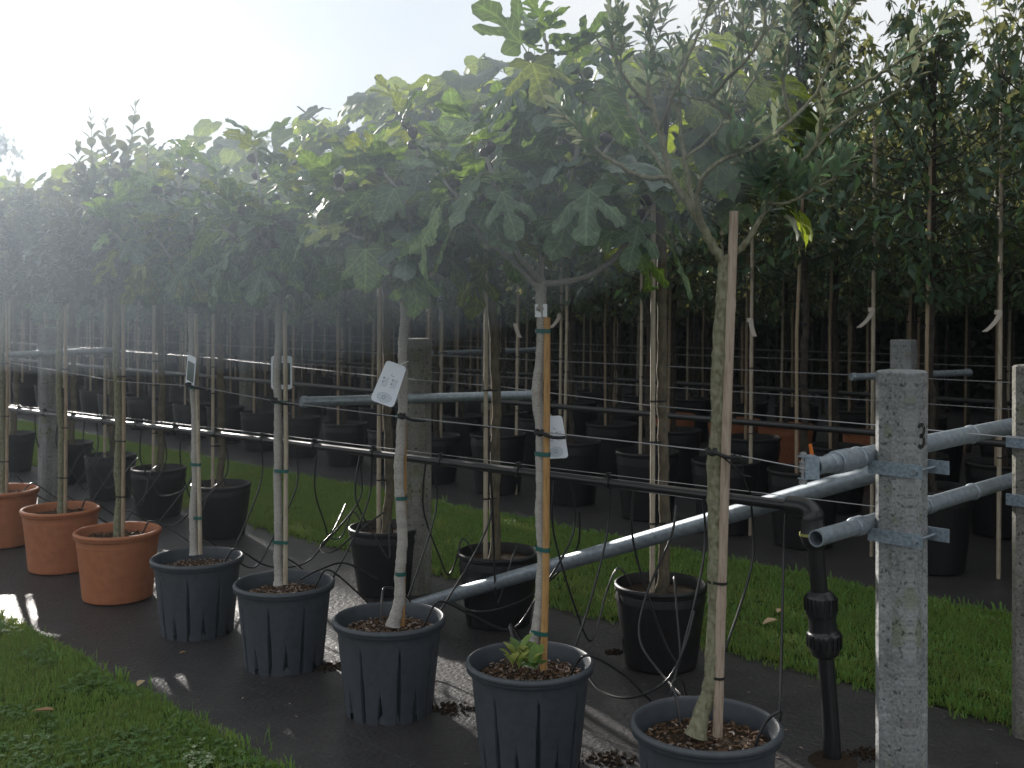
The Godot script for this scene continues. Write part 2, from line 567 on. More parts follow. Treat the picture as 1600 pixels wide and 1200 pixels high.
func soil_mesh(r: float, y: float, rough: float) -> ArrayMesh:
	var mb := MB.new()
	var rings := 9
	var segs := 36
	var n := FastNoiseLite.new()
	n.frequency = 18.0
	n.seed = rng.randi() % 1000
	var c := mb.vert(Vector3(0, y + 0.008, 0))
	for i in rings:
		for k in segs:
			var a := TAU * k / segs
			var rr := r * (i + 1) / rings
			var p := Vector3(rr * cos(a), 0, rr * sin(a))
			mb.vert(p + Vector3(0, y + 0.008 - 0.008 * pow(rr / r, 2) + rough * n.get_noise_2d(p.x, p.z), 0))
	for k in segs:
		mb.tri(c, 1 + (k + 1) % segs, 1 + k)
		for i in rings - 1:
			var a := 1 + i * segs + k
			var b := 1 + i * segs + (k + 1) % segs
			mb.quad(a, b, b + segs, a + segs)
	for i in range(0, mb.ix.size(), 3):      # face up
		var f := (mb.v[mb.ix[i + 2]] - mb.v[mb.ix[i]]).cross(mb.v[mb.ix[i + 1]] - mb.v[mb.ix[i]])
		if f.y < 0:
			var q := mb.ix[i + 1]
			mb.ix[i + 1] = mb.ix[i + 2]
			mb.ix[i + 2] = q
	return mb.done(M["soil"])

func chips_mesh(r: float, y: float, n: int, size: float, m: String) -> ArrayMesh:
	var mb := MB.new()
	for i in n:
		var a := rnd(0, TAU)
		var rr := r * sqrt(rng.randf()) * 0.96
		var b := Basis(away(), rnd(0, TAU))
		var s := size * rnd(0.5, 1.5)
		b = Basis(Vector3.UP, rnd(0, TAU)) * Basis(Vector3.RIGHT, rnd(-0.7, 0.7)) * Basis(Vector3.BACK, rnd(-0.5, 0.5))
		mb.box(Vector3(rr * cos(a), y + rnd(0.002, 0.012), rr * sin(a)), b.x * s, b.y * s * 0.22, b.z * s * rnd(0.25, 0.5))
	return mb.done(M[m])

# ---------------------------------------------------------------- ties, canes, labels
func band(c1: Vector3, r1: float, c2: Vector3, r2: float, height: float) -> MB:    # strap drawn tight round two stems
	var mb := MB.new()
	var n := 28
	for j in 2:
		for k in n + 1:
			var a := TAU * (k % n) / n
			var d := Vector3(cos(a), 0, sin(a))
			var p := c1 + d * r1 if c1.dot(d) + r1 > c2.dot(d) + r2 else c2 + d * r2
			mb.vert(p + d * 0.0016 + Vector3(0, height * (j - 0.5), 0))
	for k in n: mb.quad(k, k + 1, n + 1 + k + 1, n + 1 + k)
	return mb

func cane_mesh(path: Array, r: float, m: String, nodes := true) -> ArrayMesh:
	var mb := MB.new()
	var pts := []
	var rad := []
	var total := 0.0
	for i in path.size() - 1: total += (path[i + 1] - path[i]).length()
	var steps := int(total / 0.02)
	var phase := rnd(0, 0.3)
	for i in steps + 1:
		var f := float(i) / steps
		pts.append(along(path, f))
		var s := fposmod(f * total + phase, 0.29)
		var k := exp(-pow((s - 0.145) / 0.009, 2)) if nodes else 0.0
		rad.append(r * (1.0 + 0.14 * k) * lerpf(1.05, 0.95, f))
	mb.tube(pts, rad, 12)
	return mb.done(M[m])

func label_face(dark_block: bool) -> ImageTexture:
	var im := Image.create(96, 160, false, Image.FORMAT_RGBA8)
	im.fill(Color(0.93, 0.94, 0.96))
	var g := RandomNumberGenerator.new()
	g.seed = 4
	if dark_block:
		im.fill_rect(Rect2i(9, 34, 78, 104), Color(0.20, 0.24, 0.26))
		for k in 500: im.fill_rect(Rect2i(9 + g.randi() % 74, 34 + g.randi() % 98, 3, 3), Color(0.15 + 0.3 * g.randf(), 0.22 + 0.28 * g.randf(), 0.22 + 0.2 * g.randf()))
	else:
		for col in [[16, 62], [54, 60]]:
			for row in 9:
				var x: int = col[0] + (0 if row % 3 else 3)
				for w in 5: im.fill_rect(Rect2i(x + w * 5, col[1] + row * 4, 2 + g.randi() % 3, 2), Color(0.62, 0.66, 0.70))
			im.fill_rect(Rect2i(col[0], col[1], 6, 5), Color(0.45, 0.48, 0.54))
			im.fill_rect(Rect2i(col[0], col[1] + 16, 6, 5), Color(0.5, 0.48, 0.56))
		im.fill_rect(Rect2i(44, 40, 2, 10), Color(0.6, 0.62, 0.66))
		im.fill_rect(Rect2i(44, 49, 14, 2), Color(0.6, 0.62, 0.66))
		for y in range(112, 154):
			for x in range(14, 82):
				var e := Vector2((x - 48) / 33.0, (y - 134) / 20.0)
				var d := e.length()
				if d < 1.0 and int((x + y * 2) / 4.0) % 3 != 0: im.set_pixel(x, y, Color(0.76, 0.79, 0.82))
				var r := Vector2(x - 46, y - 133).length()
				if r < 9: im.set_pixel(x, y, Color(0.9, 0.91, 0.93))
				if r > 4.5 and r < 7.5: im.set_pixel(x, y, Color(0.45, 0.48, 0.52))
	return ImageTexture.create_from_image(im)

func card(w: float, h: float, corner: float, m: Material, flare := 0.0) -> ArrayMesh:     # rounded card hanging from its top edge, a little bent
	var out := PackedVector2Array()
	for q in 4:
		var sx := 1.0 if q == 0 or q == 3 else -1.0
		var sy := 1.0 if q < 2 else -1.0
		for k in 5:
			var a := PI / 2 * (q + k / 4.0)
			out.append(Vector2(sx * (w / 2 - corner), sy * (h / 2 - corner)) + Vector2(cos(a), sin(a)) * corner)
	for i in out.size():
		out[i].x *= 1.0 - flare * (out[i].y / h)
		out[i].y -= h / 2
	var mb := MB.new()
	var t := Geometry2D.triangulate_polygon(out)
	for side in 2:
		var s := mb.v.size()
		for p in out: mb.vert(Vector3(p.x, p.y, 0.0004 if side == 0 else -0.0004), Vector2(p.x / w + 0.5, -p.y / h))
		for i in range(0, t.size(), 3):
			var ar := (out[t[i + 1]] - out[t[i]]).cross(out[t[i + 2]] - out[t[i]])
			var cw := ar < 0
			if side == 1: cw = not cw
			if cw: mb.tri(s + t[i], s + t[i + 1], s + t[i + 2])
			else: mb.tri(s + t[i], s + t[i + 2], s + t[i + 1])
	return mb.done(m)

# ---------------------------------------------------------------- trees of the front row
func trunk_mesh(pts: Array, r0: float, r1: float, m: String, ring: float, bump: float, wobble := 0.0) -> ArrayMesh:
	var fine := smooth_path(pts, 26)
	var rad := []
	var n := fine.size()
	var next := 0.0
	var len_so := 0.0
	var sway := Vector3.ZERO
	var marks := []
	for i in n:
		if i > 0: len_so += (fine[i] - fine[i - 1]).length()
		while len_so > next:
			marks.append(next)
			next += ring * rnd(0.6, 1.4)
	len_so = 0.0
	var nz := FastNoiseLite.new()
	nz.frequency = 3.0
	nz.seed = rng.randi() % 999
	var path := []
	for i in n:
		if i > 0: len_so += (fine[i] - fine[i - 1]).length()
		var k := 0.0
		for q in marks: k += exp(-pow((len_so - q) / 0.007, 2))
		var f := float(i) / (n - 1)
		var flare := 0.35 * exp(-len_so / 0.03)
		rad.append(lerpf(r0, r1, f) * (1.0 + bump * k + flare + 0.07 * nz.get_noise_1d(len_so)))
		path.append(fine[i] + wobble * Vector3(nz.get_noise_2d(len_so, 9), 0, nz.get_noise_2d(len_so, 40)))
	var mb := MB.new()
	mb.tube(path, rad, 12)
	return mb.done(M[m])

var fig_leaves := []
var fig_fruit: ArrayMesh
const FIG_MATS := ["fig_leaf", "fig_leaf", "fig_leaf", "fig_leaf_dark", "fig_leaf", "fig_leaf", "fig_leaf_fresh", "fig_leaf_fresh", "fig_leaf_yellow"]

func make_fig_leaves() -> void:
	var deep := [Vector2(0, 0), Vector2(-0.10, 0.09), Vector2(-0.15, 0.21), Vector2(-0.06, 0.33), Vector2(0.07, 0.35), Vector2(0.15, 0.27), Vector2(0.20, 0.16), Vector2(0.34, 0.31), Vector2(0.48, 0.47), Vector2(0.60, 0.54), Vector2(0.68, 0.46), Vector2(0.62, 0.34), Vector2(0.50, 0.22), Vector2(0.40, 0.105), Vector2(0.56, 0.13), Vector2(0.72, 0.205), Vector2(0.85, 0.19), Vector2(0.95, 0.10), Vector2(1.0, 0.0)]
	var broad := [Vector2(0, 0), Vector2(-0.10, 0.10), Vector2(-0.13, 0.24), Vector2(-0.03, 0.38), Vector2(0.12, 0.42), Vector2(0.24, 0.38), Vector2(0.30, 0.32), Vector2(0.44, 0.43), Vector2(0.56, 0.50), Vector2(0.64, 0.44), Vector2(0.62, 0.34), Vector2(0.55, 0.25), Vector2(0.66, 0.25), Vector2(0.78, 0.24), Vector2(0.89, 0.16), Vector2(0.96, 0.07), Vector2(1.0, 0.0)]
	for k in 10:
		var bend := rnd(0.25, 1.25)
		var pet := []
		var pl := rnd(0.35, 0.6)
		for i in 5:
			var f := i / 4.0
			var a := bend * f
			pet.append(Vector3(-pl * f * cos(a * 0.8), -pl * f * sin(a * 0.8) * 0.9, rnd(-0.01, 0.01)))
		fig_leaves.append([sheet_leaf(deep if k % 5 else broad, 0.011, 0.02, rnd(0.0, 0.35), rnd(0.05, 0.45), rnd(0.10, 0.28), 0.095, pet, "fig_leaf", rnd(-0.1, 0.25)), pet[4]])
	var mb := MB.new()
	mb.lathe([Vector2(0.0, -0.021), Vector2(0.008, -0.020), Vector2(0.015, -0.015), Vector2(0.019, -0.005), Vector2(0.018, 0.006), Vector2(0.013, 0.016), Vector2(0.007, 0.024), Vector2(0.003, 0.032), Vector2(0.0, 0.034)], 14)
	fig_fruit = mb.done(M["fig_fruit"])

func fig_leaf_at(tree: Node3D, at: Vector3, out: Vector3, droop: float, size: float) -> void:
	var k := rng.randi() % fig_leaves.size()
	var dir := (out + Vector3.DOWN * droop).normalized()
	var b := leaf_basis(dir, Vector3.UP, rnd(-0.5, 0.5)) * Basis.from_scale(Vector3.ONE * size)
	part(tree, "leaf", fig_leaves[k][0], Transform3D(b, at - b * fig_leaves[k][1]), M[FIG_MATS[rng.randi() % FIG_MATS.size()]])

func fig_tree(label: String, trunk: Array, r0: float, r1: float, limbs: Array, size: float, n_leaves: int, figs := 3, reach := 0.62) -> Node3D:
	var base: Vector3 = trunk[0]
	var t := thing("fig_tree", label, "fig tree", base, "standard fig trees in the front row")
	var loc := []
	for p in trunk: loc.append(p - base)
	part(t, "trunk", trunk_mesh(loc, r0, r1, "fig_bark", 0.055, 0.11, 0.012))
	for limb in limbs:
		var pts := []
		for p in limb: pts.append(p - base)
		var fine := smooth_path(pts, 6)
		for i in range(1, fine.size() - 1): fine[i] += away() * 0.004
		var total := 0.0
		for i in fine.size() - 1: total += (fine[i + 1] - fine[i]).length()
		var big: float = clampf(0.006 + total * 0.013, 0.007, 0.0135)
		var mb := MB.new()
		var rad := []
		for i in fine.size():
			var f := float(i) / (fine.size() - 1)
			rad.append(lerpf(big, 0.0055, sqrt(f)) * (1.0 + (0.14 if i % 3 == 0 else 0.0)))
		mb.tube(fine, rad, 8)
		var bough := part(t, "branch", mb.done(M["fig_bark"] if total > 0.25 and big > 0.010 else M["fig_shoot"]))
		var turn := rnd(0, TAU)
		for k in n_leaves:
			var f := 1.0 - reach * pow(float(k) / n_leaves, 1.15)
			var at := along(fine, f)
			turn += 2.4
			var axis := (along(fine, minf(1, f + 0.02)) - along(fine, f - 0.05)).normalized()
			var out := Vector3(cos(turn), 0, sin(turn))
			out = (out - axis * out.dot(axis) * 0.7).normalized()
			var droop := lerpf(-0.75, 1.15, clampf(k / (n_leaves * 0.55), 0, 1)) + rnd(-0.45, 0.45)
			fig_leaf_at(bough, at, out + axis * (0.45 if k < 3 else 0.0), droop, size * rnd(0.62, 1.15) * (0.72 if k < 2 else 1.0))
		for k in figs:
			var f := rnd(0.72, 0.97)
			var b := Basis(away(-0.2, 0.2), rnd(1.6, 3.0)) * Basis.from_scale(Vector3.ONE * rnd(0.7, 1.15))
			part(bough, "fig", fig_fruit, Transform3D(b, along(fine, f) - b * Vector3(0, 0.033, 0)), M["fig_fruit_green"] if rng.randf() < 0.25 else null)
	return t

func limb_to(fork: Vector3, tip: Vector3) -> Array:
	var d := tip - fork
	return [fork, fork + d * 0.3 + Vector3(rnd(-0.03, 0.03), -0.015, rnd(-0.03, 0.03)), fork + d * 0.65 + Vector3(rnd(-0.04, 0.04), -0.01, rnd(-0.04, 0.04)), tip]

# ---------------------------------------------------------------- scene
func _ready() -> void:
	rng.seed = 20240917
	# camera: level, its lens shifted down
	var cam := Camera3D.new()
	cam.name = "camera"
	var at := CameraAttributesPhysical.new()
	at.frustum_focal_length = 34.0
	at.frustum_near = 0.05
	at.frustum_far = 2000.0
	at.frustum_focus_distance = 4.3
	at.exposure_aperture = 4.0
	cam.attributes = at
	cam.projection = Camera3D.PROJECTION_FRUSTUM
	cam.near = 0.05
	cam.far = 2000.0
	cam.size = 0.05 * 1200.0 / LENS
	cam.frustum_offset = Vector2(0, -0.05 * 125.0 / LENS)
	cam.position = Vector3(0, EYE, 0)
	add_child(cam)
	cam.current = true
	# sky, air and sun
	var sun_dir := Vector3(-0.47, 0.0, -0.88).normalized() * cos(deg_to_rad(SUN_UP)) + Vector3.UP * sin(deg_to_rad(SUN_UP))
	var env := Environment.new()
	env.background_mode = Environment.BG_SKY
	var sky := Sky.new()
	var pan := PanoramaSkyMaterial.new()
	pan.panorama = sky_image(sun_dir)
	sky.sky_material = pan
	env.sky = sky
	env.tonemap_mode = Environment.TONE_MAPPER_LINEAR
	env.tonemap_exposure = 1.85
	env.sdfgi_enabled = true
	env.ssao_enabled = true
	env.ssil_enabled = true
	env.volumetric_fog_enabled = true
	env.volumetric_fog_density = HAZE
	env.volumetric_fog_albedo = Color(0.88, 0.94, 1.0)
	env.volumetric_fog_anisotropy = 0.82
	var we := WorldEnvironment.new()
	we.name = "sky_and_air"
	we.environment = env
	add_child(we)
	var sun := DirectionalLight3D.new()
	sun.name = "sun"
	sun.light_energy = 1.6
	sun.light_color = Color(1.0, 0.975, 0.945)
	sun.light_angular_distance = 1.0
	sun.shadow_enabled = true
	add_child(sun)
	sun.look_at_from_position(sun_dir * 50, Vector3.ZERO)

	var mist := FogVolume.new()
	mist.name = "sunlit_mist"
	mist.shape = RenderingServer.FOG_VOLUME_SHAPE_ELLIPSOID
	mist.size = Vector3(4.1, 1.75, 5.2)
	mist.position = Vector3(-1.25, 2.22, -3.9)
	mist.rotation.y = 0.35
	var fm := FogMaterial.new()
	fm.density = 0.066
	fm.albedo = Color(0.90, 0.95, 1.0)
	mist.material = fm
	add_child(mist)
	tag(mist, "bank of thin sunlit mist round the crowns at left", "mist")
	mist.set_meta("kind", "stuff")

	make_materials()
	build_ground()
	build_frames()
	make_fig_leaves()
	build_front_row()
	build_second_row()
	build_far_rows()
	build_irrigation()
	build_small_things()

const SUN_UP := 17.2
const HAZE := 0.0018

func sky_image(sun_dir: Vector3) -> ImageTexture:
	var w := 512
	var h := 256
	var im := Image.create(w, h, false, Image.FORMAT_RGBAF)
	var n := FastNoiseLite.new()
	n.seed = 11
	n.frequency = 1.5
	n.fractal_octaves = 5
	for y in h:
		var up := PI / 2 - (y + 0.5) / h * PI
		for x in w:
			var a := (x + 0.5) / w * TAU
			var d := Vector3(sin(a) * cos(up), sin(up), -cos(a) * cos(up))
			var e := maxf(d.y, 0.0)
			var c := Color(0.38, 0.425, 0.48).lerp(Color(0.445, 0.475, 0.50), pow(1.0 - e, 3.0))
			var q := Vector3(d.x, d.y * 2.2, d.z)
			var cloud := smoothstep(-0.38, 0.34, n.get_noise_3dv(q * 1.3) + 0.4 * n.get_noise_3dv(q * 3.1))
			var near := maxf(d.dot(sun_dir), 0.0)
			var bright := 0.51 + 0.03 * pow(near, 24.0)
			var cl := Color(0.985, 0.995, 1.0) * bright
			c = c.lerp(cl, 0.12 + 0.88 * cloud) + Color(1, 0.98, 0.94) * (0.05 * pow(near, 60.0))
			if d.y < 0: c = Color(0.06, 0.065, 0.05)
			im.set_pixel(x, y, Color(c.r, c.g, c.b, 1))
	return ImageTexture.create_from_image(im)

# ---------------------------------------------------------------- ground
func strip(v0: float, v1: float, u0: float, u1: float, y: float, m: String, ragged0 := 0.0, ragged1 := 0.0) -> ArrayMesh:
	var mb := MB.new()
	var n := FastNoiseLite.new()
	n.frequency = 0.9
	n.fractal_octaves = 4
	n.seed = int(v0 * 100)
	var cols := 160
	for i in cols + 1:
		var u := lerpf(u0, u1, pow(float(i) / cols, 1.5))
		mb.vert(R(u, v0 + ragged0 * n.get_noise_2d(u * 2.0, 3), y))
		mb.vert(R(u, v1 + ragged1 * n.get_noise_2d(u * 2.0, 77), y))
	for i in cols: mb.quad(i * 2, i * 2 + 1, i * 2 + 3, i * 2 + 2)
	if (mb.v[mb.ix[2]] - mb.v[mb.ix[0]]).cross(mb.v[mb.ix[1]] - mb.v[mb.ix[0]]).y < 0:
		for i in range(0, mb.ix.size(), 3):
			var q := mb.ix[i + 1]
			mb.ix[i + 1] = mb.ix[i + 2]
			mb.ix[i + 2] = q
	return mb.done(M[m])

func tuft(n: int, h: float, spread: float, width: float) -> MB:
	var mb := MB.new()
	for i in n:
		var a := rnd(0, TAU)
		var p := Vector3(cos(a), 0, sin(a)) * spread * rng.randf()
		var lean := Vector3(cos(a + rnd(-1, 1)), 0, sin(a + rnd(-1, 1))) * rnd(0.2, 0.9)
		var hh := h * rnd(0.5, 1.2)
		var side := Vector3(-sin(a), 0, cos(a)) * width * 0.5
		var mid := p + lean * hh * 0.35 + Vector3.UP * hh * 0.6
		var top := p + lean * hh * 1.0 + Vector3.UP * hh * 0.9
		var s := mb.v.size()
		mb.vert(p - side); mb.vert(p + side); mb.vert(mid + side * 0.8); mb.vert(mid - side * 0.8); mb.vert(top)
		mb.quad(s, s + 1, s + 2, s + 3)
		mb.tri(s + 3, s + 2, s + 4)
	return mb

func scatter(called: String, label: String, category: String, mesh: Mesh, spots: Array) -> void:
	var mm := MultiMesh.new()
	mm.transform_format = MultiMesh.TRANSFORM_3D
	mm.mesh = mesh
	mm.instance_count = spots.size()
	for i in spots.size(): mm.set_instance_transform(i, spots[i])
	var o := MultiMeshInstance3D.new()
	o.name = numbered(called)
	o.multimesh = mm
	add_child(o, true)
	tag(o, label, category)
	o.set_meta("kind", "stuff")

func lawn_spots(u0: float, u1: float, v0: float, v1: float, density: float, edge0: float, edge1: float, patch_seed: int, lo: float, hi: float) -> Array:
	var out := []
	var n := FastNoiseLite.new()
	n.seed = patch_seed
	n.frequency = 1.1
	for i in int((u1 - u0) * (v1 - v0) * density):
		var u := rnd(u0, u1)
		var vv := rnd(v0 - edge0, v1 + edge1)
		var k := 0.5 + 0.9 * n.get_noise_2d(u, vv)
		if k < lo or k > hi: continue
		if vv > v1 + edge1 * (0.5 + n.get_noise_2d(u * 3, 5)) or vv < v0 - edge0 * (0.5 + n.get_noise_2d(u * 3, 8)): continue
		var s := rnd(0.6, 1.25)
		out.append(Transform3D(Basis(Vector3.UP, rnd(0, TAU)) * Basis.from_scale(Vector3(s, s * rnd(0.7, 1.3), s)), R(u, vv, 0.005)))
	return out

func build_ground() -> void:
	var g := MB.new()
	g.face(Vector3(-700, -0.01, -700), Vector3(700, -0.01, -700), Vector3(700, -0.01, 700), Vector3(-700, -0.01, 700))
	structure("ground", g.done(M["soil_ground"]))
	structure("weed_mat", strip(1.9, 4.5, -6, 60, 0.0, "weed_mat"))
	structure("weed_mat", strip(5.5, 20.0, -8, 60, 0.0, "weed_mat"))
	structure("lawn", strip(-4.0, 2.04, -6, 30, 0.004, "lawn_base", 0.0, 0.06))
	structure("lawn", strip(4.22, 5.68, -6, 60, 0.004, "lawn_base", 0.06, 0.08))
	for q in [[2.41, 0.003], [2.22, 0.002], [3.55, 0.002], [3.05, 0.002]]:
		structure("mat_seam_line", strip(q[0], q[0] + q[1], 0.5, 12, 0.004, "mat_line"))
	scatter("grass", "short mown grass at the near left corner", "grass", tuft(8, 0.024, 0.03, 0.0042).done(M["grass"]), lawn_spots(1.6, 6.4, 1.0, 2.05, 3600, 0.0, 0.05, 3, 0.0, 2.0))
	scatter("grass", "paler and yellower grass blades mixed into the near lawn", "grass", tuft(7, 0.022, 0.03, 0.0036).done(M["grass_pale"]), lawn_spots(1.6, 6.4, 1.0, 2.05, 2600, 0.0, 0.04, 8, 0.45, 2.0))
	scatter("grass", "grass strip between the potted rows and the dark path", "grass", tuft(8, 0.030, 0.035, 0.005).done(M["grass"]), lawn_spots(0.8, 15.0, 4.24, 5.66, 1900, 0.05, 0.05, 4, 0.0, 2.0))
	scatter("grass", "yellower blades mixed into the far grass strip", "grass", tuft(7, 0.027, 0.035, 0.0045).done(M["grass_pale"]), lawn_spots(0.8, 15.0, 4.24, 5.66, 1200, 0.03, 0.03, 15, 0.5, 2.0))
	var bits := MB.new()
	bits.add(blade(0.012, 0.005, 0.3, 0.2, 2, 0.5), Transform3D())
	var bit_spots := []
	for k in 420:
		var s := rnd(0.4, 1.9)
		bit_spots.append(Transform3D(Basis(Vector3.UP, rnd(0, TAU)) * Basis.from_scale(Vector3.ONE * s), R(rnd(1.3, 7.0), 2.1 + 2.1 * pow(rng.randf(), 0.8), 0.004)))
	scatter("leaf_litter", "tiny dry leaf bits strewn over the dark mat", "litter", bits.done(M["chip_pale"]), bit_spots)
	var edge_spots := []
	for k in 1500:
		var vv: float = [2.03, 4.22, 5.68][k % 3] + rnd(-0.06, 0.06)
		var s := rnd(0.8, 2.2) * (1.0 if rng.randf() < 0.8 else 1.5)
		edge_spots.append(Transform3D(Basis(Vector3.UP, rnd(0, TAU)) * Basis.from_scale(Vector3.ONE * s), R(rnd(1.0, 9.0), vv, 0.004)))
	scatter("grass", "longer grass tufts creeping over the edges of the mat", "grass", tuft(6, 0.024, 0.03, 0.0034).done(M["grass"]), edge_spots)
	var cl := MB.new()
	for k in 3:
		var b := blade(0.013, 0.012, 0.1, 0.1, 2, 0.6)
		cl.add(b, Transform3D(Basis(Vector3.UP, TAU * k / 3), Vector3(0, 0.021, 0)))
	var spots := lawn_spots(1.6, 6.4, 1.0, 2.03, 2600, 0.0, 0.0, 21, 0.42, 2.0)
	for i in spots.size(): spots[i].basis = spots[i].basis * Basis(away(), rnd(0, 0.5))
	scatter("clover", "small clover leaves growing through the near lawn", "clover", cl.done(M["clover"]), spots)

# ---------------------------------------------------------------- concrete posts, pipes, braces
func post_mesh(s: float, h: float, top: float) -> MB:      # square with chamfered corners
	var mb := MB.new()
	var c := s * 0.16
	var ring := []
	for q in 4:
		var b := Basis(Vector3.UP, -PI / 2 * q)
		ring.append(b * Vector3(s / 2, 0, s / 2 - c))
		ring.append(b * Vector3(s / 2 - c, 0, s / 2))
	var order := []
	for q in ring: order.append(q)
	order.sort_custom(func(a, b): return atan2(a.z, a.x) < atan2(b.z, b.x))
	var n := order.size()
	for i in n:
		var a: Vector3 = order[i]
		var b: Vector3 = order[(i + 1) % n]
		mb.face(a + Vector3.UP * (h - top), b + Vector3.UP * (h - top), b, a)
		mb.face(a * (1 - top / s * 2) + Vector3.UP * h, b * (1 - top / s * 2) + Vector3.UP * h, b + Vector3.UP * (h - top), a + Vector3.UP * (h - top))
		var s0 := mb.v.size()
		mb.vert(Vector3.UP * h); mb.vert(a * (1 - top / s * 2) + Vector3.UP * h); mb.vert(b * (1 - top / s * 2) + Vector3.UP * h)
		mb.tri(s0, s0 + 1, s0 + 2)
	for i in range(0, mb.ix.size(), 3):      # outwards
		var f := (mb.v[mb.ix[i + 2]] - mb.v[mb.ix[i]]).cross(mb.v[mb.ix[i + 1]] - mb.v[mb.ix[i]])
		var mid := (mb.v[mb.ix[i]] + mb.v[mb.ix[i + 1]] + mb.v[mb.ix[i + 2]]) / 3.0
		if f.dot(mid - Vector3.UP * h * 0.5) < 0:
			var q := mb.ix[i + 1]
			mb.ix[i + 1] = mb.ix[i + 2]
			mb.ix[i + 2] = q
	return mb

func post(label: String, at: Vector3, h: float, m: String, s := 0.13) -> Node3D:
	var t := thing("concrete_post", label, "concrete post", at, "concrete posts of the wire frames")
	t.rotation.y = PI / 4
	part(t, "shaft", post_mesh(s, h, 0.006).done(M[m]))
	return t

func clamp_on(t: Node3D, y: float, s := 0.13) -> void:
	# post's own axes: x points to +vv... plates on the near face (-x side) and the far face, bolts between them
	var near := MB.new()
	var half := s / 2 + 0.004
	near.box(Vector3(-half - 0.003, y, 0.012), Vector3(0.003, 0, 0), Vector3(0, 0.021, 0), Vector3(0, 0, 0.088))
	part(t, "clamp_plate", near.done(M["galvanised_plate"]))
	var far := MB.new()
	far.box(Vector3(half + 0.003, y, 0.022), Vector3(0.003, 0, 0), Vector3(0, 0.021, 0), Vector3(0, 0, 0.10))
	part(t, "clamp_plate", far.done(M["galvanised_plate"]))
	var bolt := MB.new()
	bolt.tube([Vector3(-half - 0.012, y, 0.078), Vector3(half + 0.012, y, 0.078)], [0.0045], 8)
	bolt.tube([Vector3(-half - 0.015, y, 0.078), Vector3(-half - 0.006, y, 0.078)], [0.0105], 6)
	part(t, "bolt", bolt.done(M["galvanised"]))

func pipe_mesh(pts: Array, r: float, wall := 0.004, open_end := true) -> MB:
	var mb := MB.new()
	mb.tube(pts, [r], 24, not open_end)
	if open_end:
		var rev := pts.duplicate()
		var inner := MB.new()
		inner.tube(pts, [r - wall], 24, false)
		for i in range(0, inner.ix.size(), 3):
			var q := inner.ix[i + 1]
			inner.ix[i + 1] = inner.ix[i + 2]
			inner.ix[i + 2] = q
		mb.add(inner, Transform3D())
		for e in [0, pts.size() - 1]:
			var d: Vector3 = (pts[1] - pts[0]).normalized() if e == 0 else (pts[e - 1] - pts[e]).normalized()
			var x := d.cross(Vector3.UP).normalized()
			var yy := x.cross(d)
			for k in 24:
				var a := TAU * k / 24
				var b := TAU * (k + 1) / 24
				var p: Vector3 = pts[e]
				mb.face(p + (x * cos(a) + yy * sin(a)) * r, p + (x * cos(b) + yy * sin(b)) * r, p + (x * cos(b) + yy * sin(b)) * (r - wall), p + (x * cos(a) + yy * sin(a)) * (r - wall))
	return mb

func collar(t: Node3D, at: Vector3, dir: Vector3, r: float, length: float, called := "coupling") -> void:
	var mb := MB.new()
	mb.tube([at - dir * length / 2, at - dir * (length / 2 - 0.004), at + dir * (length / 2 - 0.004), at + dir * length / 2], [r - 0.003, r, r, r - 0.003], 24)
	part(t, called, mb.done(M["galvanised"]))

